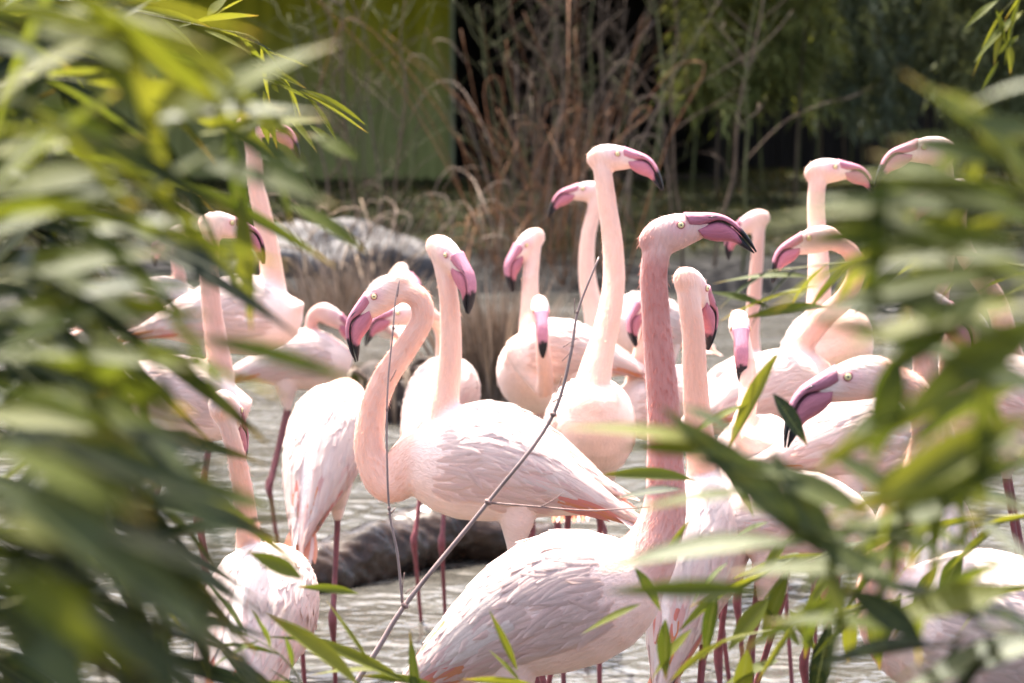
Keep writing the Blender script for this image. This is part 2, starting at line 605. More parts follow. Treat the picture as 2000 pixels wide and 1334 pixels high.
def shed():
    y = 29.6
    x_corner = wx(888, y)
    g = 0.3
    root = empty('shed', (x_corner, y, g))
    off = (x_corner, y, g)
    b = MB(); b.box(-9.0, x_corner - 0.05, y, y + 0.25, g - 0.2, 4.0)
    b.build('wall', M['wall'], root, False, off)
    b = MB(); b.box(x_corner - 0.05, x_corner, y - 0.03, y + 0.22, g - 0.2, 4.0)
    b.build('corner_post', M['trim'], root, False, off)
    b = MB(); b.box(-9.0, x_corner - 0.1, y - 0.05, y - 0.002, g - 0.2, g + 0.02)
    b.build('plinth', M['darkboard'], root, False, off)
    # open bay to the right: back wall boards, side wall, floor beam
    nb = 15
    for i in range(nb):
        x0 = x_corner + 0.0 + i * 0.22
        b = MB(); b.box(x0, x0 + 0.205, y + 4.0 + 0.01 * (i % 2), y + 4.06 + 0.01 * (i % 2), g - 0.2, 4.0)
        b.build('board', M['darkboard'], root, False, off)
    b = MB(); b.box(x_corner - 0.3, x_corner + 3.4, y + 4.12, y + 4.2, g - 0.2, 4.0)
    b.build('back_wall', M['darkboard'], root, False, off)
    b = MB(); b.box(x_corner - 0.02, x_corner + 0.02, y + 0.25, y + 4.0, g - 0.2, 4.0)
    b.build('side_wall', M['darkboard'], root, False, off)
    b = MB(); b.box(-9.3, x_corner + 3.5, y - 0.5, y + 4.6, 4.0, 4.15)
    b.build('roof', M['roof'], root, False, off)
    b = MB(); b.box(x_corner + 3.2, x_corner + 3.3, y - 0.05, y + 4.0, g - 0.2, 4.0)
    b.build('end_wall', M['darkboard'], root, False, off)
    b = MB(); b.box(x_corner + 0.02, x_corner + 3.2, y + 0.02, y + 0.12, g - 0.2, g + 0.16)
    b.build('threshold_beam', M['root'], root, False, off)
    tag(root, 'olive rendered shed with pale corner post and dark open bay', 'shed')


shed()


def dark_backdrop():  # dark boards added to give the shade under the bushes
    y = 33.5
    x0 = wx(1370, y)
    root = empty('dark_backdrop', (x0, y, 0.3))
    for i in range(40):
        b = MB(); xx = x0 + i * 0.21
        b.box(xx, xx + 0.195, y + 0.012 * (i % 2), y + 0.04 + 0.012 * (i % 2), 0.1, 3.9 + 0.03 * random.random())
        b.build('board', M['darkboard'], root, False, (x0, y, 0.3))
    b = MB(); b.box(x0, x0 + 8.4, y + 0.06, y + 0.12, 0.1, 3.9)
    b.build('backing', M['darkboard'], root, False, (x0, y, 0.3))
    tag(root, 'dark board backdrop added for the shade behind the bamboo bushes', 'fence')


dark_backdrop()

# ------------------------------------------------------------------ bamboo bushes behind


def bush(label, pxs, y, z0, z1, nculm, nleaf, ca, cb, spread, drape=0.7, llen=(0.12, 0.22)):
    x0, x1 = wx(pxs[0], y), wx(pxs[1], y)
    cx = (x0 + x1) / 2
    root = empty('bamboo_bush', (cx, y, 0.3))
    off = (cx, y, 0.3)
    for i in range(nculm):
        bx = x0 + (x1 - x0) * (i + random.random()) / nculm
        by = y + random.uniform(-0.5, 0.8)
        tx = bx + random.uniform(-0.7, 0.7)
        m = MB()
        pts = catmull([(bx, by, 0.2), (bx + (tx - bx) * 0.2, by, 1.4), (bx + (tx - bx) * 0.6, by, 2.8), (tx, by - 0.3, z1 + 0.3)], 3)
        m.tube(pts, [0.016 - 0.010 * k / len(pts) for k in range(len(pts))], 5)
        m.build('culm', M['bark'] if i % 2 else M['barkgreen'], root, True, off)
    # leaf clumps on drooping sprays
    nsp = nleaf // 26
    B = []; D = []; S = []; Ls = []; Cs = []
    for i in range(nsp):
        c = np.array([x0 + (x1 - x0) * random.random(), y + random.uniform(-spread, spread), z0 + (z1 - z0) * random.random() ** 0.8])
        ragged = 0.35 * mnoise.noise(Vector((c[0] * 1.3, 0, 5)))
        c[2] += ragged
        hang = np.array([random.uniform(-0.8, 0.8), random.uniform(-0.9, 0.3), -drape])
        hang = hang / np.linalg.norm(hang)
        ln = random.uniform(0.25, 0.6)
        k = 26
        t = np.linspace(0, 1, k)[:, None]
        base = c + hang * ln * t + rng.normal(0, 0.04, (k, 3))
        dr = unit(hang + rng.normal(0, 0.55, (k, 3)))
        sd = unit(np.cross(dr, rng.normal(0, 1, (k, 3))))
        tone = random.random()
        cc = (1 - tone) * np.array(ca) + tone * np.array(cb)
        B.append(base); D.append(dr); S.append(sd)
        Ls.append(rng.uniform(llen[0], llen[1], k)); Cs.append(np.clip(cc * rng.uniform(0.7, 1.3, (k, 1)), 0, 1))
    B = np.concatenate(B); D = np.concatenate(D); S = np.concatenate(S); Ls = np.concatenate(Ls); Cs = np.concatenate(Cs)
    f = blades_mesh('foliage', B, D, S, Ls, Ls * 0.16, Cs, M['massleaf'], 0.25, root, off)
    f['kind'] = 'stuff'
    tag(root, label, 'bamboo')


bush('yellow green bamboo bush arching over the dark gap right of the shed', (1330, 1600), 27.0, 1.55, 3.6, 7, 10000, (0.09, 0.10, 0.028), (0.27, 0.27, 0.09), 0.5)
bush('grey green drooping bamboo bush at the upper right behind the flock', (1560, 1880), 28.8, 1.45, 3.8, 10, 13500, (0.10, 0.12, 0.075), (0.30, 0.33, 0.24), 0.6, 1.3)
bush('dim olive bamboo bush in the upper right corner behind the leaves', (1840, 2160), 27.8, 1.25, 3.8, 9, 11000, (0.085, 0.095, 0.045), (0.24, 0.25, 0.13), 0.6, 1.0)

# ------------------------------------------------------------------ unseen spreading trees, added to shade the far bank


def shade_tree(label, tx, ty, cx, cy, cz, rx, ry, rz, n):
    base = Vector((tx, ty, 0.3))
    root = empty('tree', base)
    m = MB()
    top = Vector((tx, ty - 0.4, cz - 0.3))
    m.tube(catmull([base, base.lerp(top, 0.5) + Vector((0.15, 0, 0)), top], 5), [0.24, 0.22, 0.21, 0.20, 0.19, 0.18, 0.17, 0.16, 0.15, 0.14, 0.13], 10)
    m.build('trunk', M['bark'], root, True, base)
    for k in range(6):
        e = Vector((cx + random.uniform(-0.8, 0.8) * rx, cy - random.uniform(0.0, 0.85) * ry, cz + random.uniform(-0.3, 0.4)))
        mm = MB()
        mid = top.lerp(e, 0.5) + Vector((random.uniform(-0.4, 0.4), 0, 0.35))
        pts = catmull([top, mid, e], 5)
        mm.tube(pts, [0.10 - 0.08 * i / len(pts) for i in range(len(pts))], 6)
        mm.build('limb', M['bark'], root, True, base)
    u = unit(rng.normal(0, 1, (n, 3))) * (rng.random((n, 1)) ** 0.4)
    P = np.array([cx, cy, cz]) + u * np.array([rx, ry, rz])
    keep = np.array([mnoise.noise(Vector((a * 0.9, b * 0.9, c * 0.9))) for a, b, c in P]) > -0.12
    P = P[keep]; k = len(P)
    d = unit(rng.normal(0, 1, (k, 3)) + np.array([0, 0, -0.3]))
    sd = unit(np.cross(d, rng.normal(0, 1, (k, 3))))
    cols = np.array([0.05, 0.065, 0.02]) * rng.uniform(0.6, 1.5, (k, 1))
    L = rng.uniform(0.16, 0.34, k)
    f = blades_mesh('crown', P, d, sd, L, L * 0.55, cols, M['massleaf'], 0.2, root, base)
    f['kind'] = 'stuff'
    tag(root, label, 'tree')


shade_tree('unseen spreading tree behind the shed, added to shade the left bank', -4.5, 34.6, -4.2, 26.2, 5.0, 3.6, 7.0, 0.8, 8500)
shade_tree('unseen spreading tree behind the dark bay, added to shade the middle bank', 0.6, 35.2, 0.8, 26.2, 5.2, 3.4, 7.2, 0.8, 8500)
shade_tree('unseen spreading tree behind the dark backdrop, added to shade the right bank', 6.2, 35.0, 5.8, 26.2, 5.1, 3.6, 7.0, 0.8, 8500)

# ------------------------------------------------------------------ saplings, reeds


def stick_points(p0, p1, wob, n=7):
    p0 = Vector(p0); p1 = Vector(p1)
    pts = []
    for i in range(n):
        t = i / (n - 1)
        p = p0.lerp(p1, t)
        if 0 < i:
            p += Vector((random.uniform(-wob, wob), random.uniform(-wob, wob), 0)) * (0.3 + t)
        pts.append(p)
    return catmull(pts, 3)


def sapling(base_px, d, top_px, r, label, group, mat, twigs=6, fork=None):
    z0 = ground_z(wx(base_px, d), d)
    p0 = Vector((wx(base_px, d), d, z0 - 0.05))
    r = r * 0.95
    tp = at(top_px[0], top_px[1], d + random.uniform(-0.4, 0.4))
    m = MB()
    pts = stick_points(p0, tp, 0.05, 7)
    n = len(pts)
    m.tube(pts, [r * (1 - 0.65 * i / n) for i in range(n)], 6)
    for k in range(twigs):
        i = random.randint(int(n * 0.25), n - 2)
        q = pts[i]
        a = random.choice((-1, 1)) * random.uniform(0.25, 1.0)
        ln = random.uniform(0.3, 0.9)
        dirv = Vector((math.sin(a), random.uniform(-0.4, 0.4), math.cos(a) * random.uniform(0.5, 1.0)))
        e = q + dirv * ln
        tw = stick_points(q, e, 0.04, 4)
        m.tube(tw, [r * 0.5 * (1 - 0.7 * j / len(tw)) for j in range(len(tw))], 4)
        if random.random() < 0.6:
            q2 = tw[len(tw) // 2]
            e2 = q2 + Vector((random.uniform(-0.3, 0.3), random.uniform(-0.2, 0.2), random.uniform(0.05, 0.3)))
            m.tube([q2, (q2 + e2) / 2 + Vector((0.02, 0, 0.02)), e2], [r * 0.3, r * 0.25, r * 0.12], 4)
    o = m.build('sapling', mat, None, True, p0)
    o.location = p0
    tag(o, label, 'sapling', group)
    return o


# distinct ones
sapling(1395, 19.5, (1495, -20), 0.017, 'brown forked bare sapling right of the pink bill bird in front', None, M['bark'], 7)
sapling(1450, 19.0, (1475, -30), 0.016, 'straight pale olive sapling just right of the brown forked sapling', None, M['barkgreen'], 4)
sapling(1275, 19.0, (1290, -30), 0.017, 'olive green sapling rising behind the tallest flamingo head', None, M['barkgreen'], 5)
sapling(1335, 19.2, (1305, -30), 0.014, 'thin dark sapling left of the brown forked sapling', None, M['bark'], 6)
sapling(1162, 19.6, (1160, -30), 0.017, 'upright grey green sapling behind the reeds and left of tallest head', None, M['barkgreen'], 3)
sapling(700, 19.4, (660, -20), 0.018, 'grey sapling with twisting twigs before the olive wall', None, M['bark'], 8)
for i, (bx, tx) in enumerate([(640, 560), (668, 640), (690, 720), (715, 690), (735, 770), (760, 700), (790, 840), (655, 600), (720, 660), (770, 800), (610, 575)]):
    sapling(bx + random.uniform(-10, 10), 19.2 + random.uniform(-0.6, 2.4), (tx, -30 + 60 * random.random()), random.uniform(0.009, 0.014),
            'thin bare stem in the leafless thicket before the olive wall', 'bare stems before the olive wall', M['bark'] if i % 2 else M['barkgreen'], 6)
for i, (bx, tx) in enumerate([(1010, 940), (1040, 1000), (1075, 1100), (1100, 1065), (1125, 1190), (1150, 1230), (1180, 1110), (1215, 1260), (1240, 1215), (1060, 960), (1090, 1150), (1000, 1060), (1030, 930), (1120, 1040), (1140, 1080), (1165, 1280), (1195, 1170), (1050, 1120), (1260, 1330), (1020, 1090)]):
    sapling(bx + random.uniform(-10, 10), 20.0 + random.uniform(-0.6, 3.0), (tx, -30 + 60 * random.random()), random.uniform(0.009, 0.014),
            'thin bare stem in the leafless thicket before the dark bay', 'bare stems before the dark bay', M['bark'] if i % 3 else M['barkgreen'], 10)
# bent boughs


def bough(label, px, d, r):
    pts = catmull([at(x, y, d) for x, y in px], 5)
    m = MB(); m.tube(pts, [r * (1 - 0.5 * i / len(pts)) for i in range(len(pts))], 5)
    o = m.build('bent_bough', M['bark'], None, True, pts[0]); o.location = pts[0]
    tag(o, label, 'bough')


bough('thin bent bough reaching right over the dark gap under the bushes', [(1450, 320), (1530, 240), (1600, 205), (1660, 190), (1705, 168)], 21, 0.006)
bough('arched pale stem curving over just right of the tallest head', [(1315, 480), (1290, 215), (1262, 170), (1240, 130), (1205, 122), (1180, 160)], 20.5, 0.009)


def reed_clump(name, label, px0, px1, d, z, n, hr, mats, lean, fold_p=0.5, r=0.008, depth=0.5):
    cx = (wx(px0, d) + wx(px1, d)) / 2
    base = Vector((cx, d, z))
    root = empty(name, base)
    for i in range(n):
        x = wx(px0 + (px1 - px0) * random.random(), d)
        y = d + random.uniform(-depth, depth)
        h = random.uniform(*hr)
        lx = random.gauss(0, lean)
        p0 = Vector((x, y, z - 0.05)); p1 = Vector((x + lx * h * 0.6, y + random.gauss(0, 0.15), z + h * 0.65))
        p2 = Vector((x + lx * h * 1.1, y + random.gauss(0, 0.15), z + h))
        pts = [p0, p1, p2]
        m = MB()
        if random.random() < fold_p:   # broken stalk folding over
            s = random.choice((-1, 1))
            e = p2 + Vector((s * random.uniform(0.03, 0.22), 0, random.uniform(-0.03, 0.06)))
            e2 = e + Vector((s * random.uniform(0.02, 0.3), 0, -random.uniform(0.10, 0.75)))
            pts += [e, e2]
        pts = catmull(pts, 4)
        rr = r * random.uniform(0.6, 1.35)
        # strap like reeds: flat section
        fr = frames(pts)
        m.tube(pts, [rr * (1 - 0.5 * k / len(pts)) for k in range(len(pts))], 4)
        m.build('stalk', random.choice(mats), root, True, base)
    tag(root, label, 'reeds')
    return root


reed_clump('reed_clump', 'rusty brown broken reeds standing before the dark bay', 930, 1220, 19.0, 0.1, 105, (0.45, 2.2), [M['reed'], M['reed'], M['reed'], M['reedpale'], M['bark']], 0.34, 0.22, 0.0058, 1.1)
reed_clump('reed_clump', 'low pale dead reeds folded over left of the rusty reeds', 880, 1010, 18.9, 0.08, 30, (0.2, 0.8), [M['reedpale'], M['bark'], M['reed']], 0.35, 0.5, 0.006, 0.5)
reed_clump('reed_clump', 'tangle of dry grey stalks on the pond edge left of centre', 590, 770, 16.5, 0.0, 44, (0.25, 0.8), [M['reedpale'], M['tussock'], M['bark']], 0.4, 0.5, 0.008, 0.9)


def tussock(label, px, pybase, width_px, htop_px, n, mat, splay, d=None):
    d = d or CAM_H * FPX / (pybase - HORIZON)
    c = Vector((wx(px, d), d, 0.0))
    hw = width_px / FPX * d / 2
    h = (pybase - htop_px) / FPX * d
    base = np.stack([c.x + rng.normal(0, 0.55 * hw, n), c.y + rng.normal(0, 0.5 * hw, n), np.full(n, -0.03)], 1)
    base[:, 2] += rng.random(n) * h * 0.35
    d_ = unit(np.stack([(base[:, 0] - c.x) / hw * splay + rng.normal(0, 0.16, n), rng.normal(0, 0.25, n), np.ones(n)], 1))
    s = unit(np.cross(d_, rng.normal(0, 1, (n, 3))))
    cols = np.array([0.19, 0.135, 0.098]) * rng.uniform(0.35, 1.7, (n, 1)) * np.array([1, 1, 1])
    o = blades_mesh('tussock', base, d_, s, h * rng.uniform(0.25, 1.0, n) ** 1.2, rng.uniform(0.005, 0.012, n), cols, M['straw'], 0.06, None, c)
    o.location = c
    tag(o, label, 'tussock')
    return o


tussock('brown dead grass tussock in the water at picture centre', 958, 800, 130, 545, 1300, M['tussock'], 0.34)
tussock('low straw tussock in the water left of the centre tussock', 690, 640, 200, 500, 900, M['tussock'], 0.5)


def root_mass():
    d = 11.6
    c = at(745, 745, d); c.z = 0.0
    root = empty('root_clump', c)
    # mound core
    me = bpy.data.meshes.new('mound')
    bm = bmesh.new()
    bmesh.ops.create_icosphere(bm, subdivisions=4, radius=1)
    for v in bm.verts:
        n = mnoise.noise(v.co * 2.2) * 0.25 + mnoise.noise(v.co * 6) * 0.10
        v.co = v.co * (1 + n)
        v.co.x *= 0.27; v.co.y *= 0.25; v.co.z *= 0.24
    bm.to_mesh(me); bm.free()
    me.materials.append(M['root']); me.shade_smooth()
    link(bpy.data.objects.new('mound', me), root)
    for i in range(26):
        a = random.uniform(0, 2 * math.pi)
        m = MB()
        p0 = c + Vector((0.12 * math.cos(a), 0.1 * math.sin(a), 0.18))
        p1 = c + Vector((0.27 * math.cos(a), -0.15 + 0.1 * math.sin(a), 0.2 + 0.1 * random.random()))
        p2 = c + Vector((0.34 * math.cos(a), -0.22 + 0.2 * math.sin(a), 0.02))
        m.tube(catmull([p0, p1, p2], 4), [0.014, 0.013, 0.012, 0.012, 0.011, 0.011, 0.010, 0.009, 0.007], 5)
        m.build('root', random.choice([M['root'], M['reedpale'], M['bark']]), root, True, c)
    tag(root, 'dark tangled root clump standing in the water behind the curved neck', 'roots')


root_mass()


def stone(px, py, d, size, label):
    c = at(px, py, d)
    me = bpy.data.meshes.new('stone')
    bm = bmesh.new()
    bmesh.ops.create_icosphere(bm, subdivisions=4, radius=1)
    sd = random.random() * 50
    for v in bm.verts:
        n = mnoise.noise(v.co * 1.4 + Vector((sd, 0, 0))) * 0.35 + mnoise.noise(v.co * 4 + Vector((sd, 0, 0))) * 0.18 + mnoise.noise(v.co * 11 + Vector((sd, 0, 0))) * 0.08
        v.co = v.co * (1 + n)
        v.co.x *= size[0]; v.co.y *= size[1]; v.co.z *= size[2]
    bm.to_mesh(me); bm.free()
    me.materials.append(M['stone']); me.shade_smooth()
    o = link(bpy.data.objects.new('stone', me))
    o.location = (c.x, c.y, size[2] * 0.3)
    tag(o, label, 'stone')


stone(650, 520, 18.9, (0.80, 0.50, 0.38), 'broad pale stone mound on the far bank left of the centre tussock')
stone(1765, 590, 17.0, (0.16, 0.12, 0.06), 'small bright stone at the far water edge on the right')

# the wet log


def wet_log():
    px = [(540, 1142, 0.02), (620, 1118, 0.035), (700, 1092, 0.05), (790, 1058, 0.075), (870, 1040, 0.085), (960, 1048, 0.06), (1060, 1065, 0.01), (1150, 1085, -0.06)]
    pts = []
    for x, y, z in px:
        d = (CAM_H - z) * FPX / (y - HORIZON)
        p = at(x, y, d); p.z = z
        pts.append(p)
    cl = catmull(pts, 16)
    fr = frames(cl)
    n = 44
    rings = []
    for i, (p, (a, b)) in enumerate(zip(cl, fr)):
        t = i / (len(cl) - 1)
        r = 0.088 + 0.014 * math.sin(t * 5)
        r *= min(1, 0.55 + 3 * t)
        ring = []
        for k in range(n):
            an = 2 * math.pi * k / n
            q = p + r * (math.cos(an) * a + math.sin(an) * b)
            rr = 1 + 0.24 * mnoise.noise(q * 8) + 0.20 * abs(mnoise.noise(Vector((q.x * 9, q.y * 30, q.z * 30)))) + 0.08 * mnoise.noise(q * 45)
            ring.append(p + rr * (q - p))
        rings.append(ring)
    m = MB(); m.rings(rings)
    o = m.build('log', M['log'], None, True, pts[3]); o.location = pts[3]
    tag(o, 'wet brown curved log lying in the water under the S-necked flamingo', 'log')


wet_log()

# ------------------------------------------------------------------ flamingos
BODY = np.array([  # x, zc, half height, half width
    (-0.345, -0.052, 0.005, 0.010), (-0.30, -0.040, 0.016, 0.028), (-0.24, -0.024, 0.038, 0.052), (-0.16, -0.006, 0.072, 0.080),
    (-0.08, 0.003, 0.104, 0.100), (0.0, 0.004, 0.125, 0.112), (0.07, 0.000, 0.128, 0.112), (0.13, -0.006, 0.112, 0.099),
    (0.18, -0.012, 0.082, 0.074), (0.212, -0.014, 0.046, 0.043), (0.228, -0.014, 0.010, 0.010)])


def body_sec(x):
    return (np.interp(x, BODY[:, 0], BODY[:, 1]), np.interp(x, BODY[:, 0], BODY[:, 2]), np.interp(x, BODY[:, 0], BODY[:, 3]))


HEAD = [  # x, top, bottom, half width
    (-0.071, -0.022, -0.036, 0.008), (-0.065, -0.010, -0.047, 0.016), (-0.052, 0.004, -0.055, 0.0225), (-0.034, 0.0135, -0.056, 0.0262),
    (-0.014, 0.0185, -0.051, 0.0268), (0.006, 0.0200, -0.043, 0.0232), (0.024, 0.0190, -0.034, 0.0180), (0.040, 0.0170, -0.026, 0.0140), (0.050, 0.0130, -0.018, 0.0105)]
UPPER = [((.006, .0212), (.018, -.004), .0220), ((.024, .0210), (.034, -.005), .0188), ((.046, .0208), (.050, .001), .0164), ((.066, .0195), (.064, .0065), .0158),
         ((.084, .0130), (.078, .0035), .0147), ((.100, .0015), (.092, -.005), .0136), ((.114, -.014), (.106, -.0185), .0120), ((.126, -.031), (.120, -.0345), .0090), ((.134, -.047), (.132, -.049), .0035)]
LOWER = [((.026, -.004), (.042, -.0245), .0176), ((.046, .0005), (.057, -.0295), .0176), ((.063, .0060), (.072, -.0305), .0180), ((.077, .0030), (.087, -.0295), .0168),
         ((.091, -.0055), (.099, -.034), .0152), ((.105, -.019), (.109, -.041), .0130), ((.119, -.035), (.120, -.046), .0096), ((.130, -.049), (.1285, -.051), .0038)]

BIRDS = []


def ellipse_ring(c, a, b, n, p=2.0):
    out = []
    for k in range(n):
        t = 2 * math.pi * k / n
        ct, st = math.cos(t), math.sin(t)
        out.append(c + a * (abs(ct) ** (2 / p) * (1 if ct >= 0 else -1)) + b * (abs(st) ** (2 / p) * (1 if st >= 0 else -1)))
    return out


def rot_frame(yaw, pitch, roll=0):
    y, p = math.radians(yaw), math.radians(pitch)
    F = Vector((math.cos(y) * math.cos(p), math.sin(y) * math.cos(p), math.sin(p)))
    Lft = Vector((-math.sin(y), math.cos(y), 0))
    U = F.cross(Lft)
    if roll:
        q = Quaternion(F, math.radians(roll)); Lft = q @ Lft; U = q @ U
    return Matrix((F, Lft, U)).transposed()


def frame4(R, loc, s):
    m = (R @ Matrix.Diagonal((s, s, s))).to_4x4()
    m.translation = loc
    return m


def flamingo(label, D, body, yaw, pitch, s, neck, eye, hyaw, hpitch, tone=0.3, hs=1.0, legs=True, detail=1, leg_dx=0.0, lift=0.0, primaries=False, roll=0, stance=0.0, nr=1.0, hroll=0):
    """all pixel pairs are where the part stands at depth D (+ third value) metres"""
    R = rot_frame(yaw, pitch)
    bc = at(body[0], body[1], D + (body[2] if len(body) > 2 else 0))
    MBd = frame4(R, bc, s)
    RH = rot_frame(hyaw, hpitch, hroll)
    ep = at(eye[0], eye[1], D + (eye[2] if len(eye) > 2 else 0))
    MH = frame4(RH, ep, hs)
    mb = MB()
    # trunk
    n = 28
    rings = []
    for x in np.linspace(BODY[0, 0], BODY[-1, 0], 30):
        zc, hh, hw = body_sec(x)
        rings.append(ellipse_ring(MBd @ Vector((x, 0, zc)), (MBd.to_3x3() @ Vector((0, hw, 0))), (MBd.to_3x3() @ Vector((0, 0, hh))), n, 2.15))
    mb.rings(rings)
    # neck
    a0 = MBd @ Vector((0.09, 0, -0.01)); a1 = MBd @ Vector((0.175, 0, 0.0))
    chest_d = (a1 - C_POS).dot(C_FWD)
    head_in = MH @ Vector((-0.036, 0, -0.026))
    head_d = (head_in - C_POS).dot(C_FWD)
    k = len(neck)
    pts = [a0, a1]
    for i, q in enumerate(neck):
        t = (i + 1) / (k + 1)
        t = t * t * (3 - 2 * t)
        dd = chest_d + (head_d - chest_d) * t + (q[2] if len(q) > 2 else 0)
        pts.append(at(q[0], q[1], dd))
    pts.append(head_in)
    cl = catmull(pts, 7)
    ln = [0.0]
    for i in range(1, len(cl)): ln.append(ln[-1] + (cl[i] - cl[i - 1]).length)
    tot = ln[-1]
    rad = [float(np.interp(l / tot, [0, 0.13, 0.24, 0.36, 0.55, 0.8, 1.0], [0.072, 0.060, 0.043, 0.0335, 0.0285, 0.0245, 0.0235])) * (0.5 + 0.5 * s / 0.9) * nr for l in ln]
    mb.tube(cl, rad, 18)
    nfr = frames(cl)
    # head
    rings = []
    for (x, zt, zb, hw) in HEAD:
        rings.append(ellipse_ring(MH @ Vector((x, 0, (zt + zb) / 2)), MH.to_3x3() @ Vector((0, hw, 0)), MH.to_3x3() @ Vector((0, 0, (zt - zb) / 2)), 18, 2.2))
    mb.rings(rings)
    # feathered thighs
    legdata = []
    if legs:
        fw = Vector((math.cos(math.radians(yaw)), math.sin(math.radians(yaw)), 0))
        lf = Vector((-fw.y, fw.x, 0))
        for sgn in (1, -1):
            hip = bc + fw * (-0.055 * s) + lf * (0.045 * s * sgn) + Vector((0, 0, -0.06 * s))
            knee = bc + fw * (-0.045 + stance * sgn * 0.5) * s + lf * (0.042 * s * sgn) + Vector((0, 0, -0.205 * s))
            mb.tube([hip, hip.lerp(knee, 0.4), hip.lerp(knee, 0.75), knee], [0.050 * s, 0.040 * s, 0.022 * s, 0.0125 * s], 12)
            legdata.append((knee, sgn, fw, lf))
    raw = bpy.data.meshes.new('raw')
    raw.from_pydata([tuple(v) for v in mb.v], [], mb.f)
    ro = bpy.data.objects.new('raw', raw)
    COL.objects.link(ro)
    md = ro.modifiers.new('r', 'REMESH'); md.mode = 'VOXEL'
    md.voxel_size = 0.0042 if detail >= 2 else (0.0052 if detail == 1 else 0.0068)
    sm = ro.modifiers.new('s', 'SMOOTH'); sm.factor = 0.5; sm.iterations = 9 if detail >= 2 else 7
    BIRDS.append(dict(label=label, D=D, MBd=MBd, MH=MH, cl=cl, rad=rad, tot=tot, ln=ln, nfr=nfr, ro=ro, tone=tone, legdata=legdata, detail=detail, s=s, hs=hs, yaw=yaw, bc=bc, primaries=primaries, stance=stance))


WHITE_P = np.array([0.92, 0.83, 0.78])
PALE_P = np.array([0.91, 0.70, 0.60])
PEACH = np.array([0.89, 0.575, 0.43])
SALMON = np.array([0.55, 0.20, 0.165])
CHEEK = np.array([0.74, 0.38, 0.40])


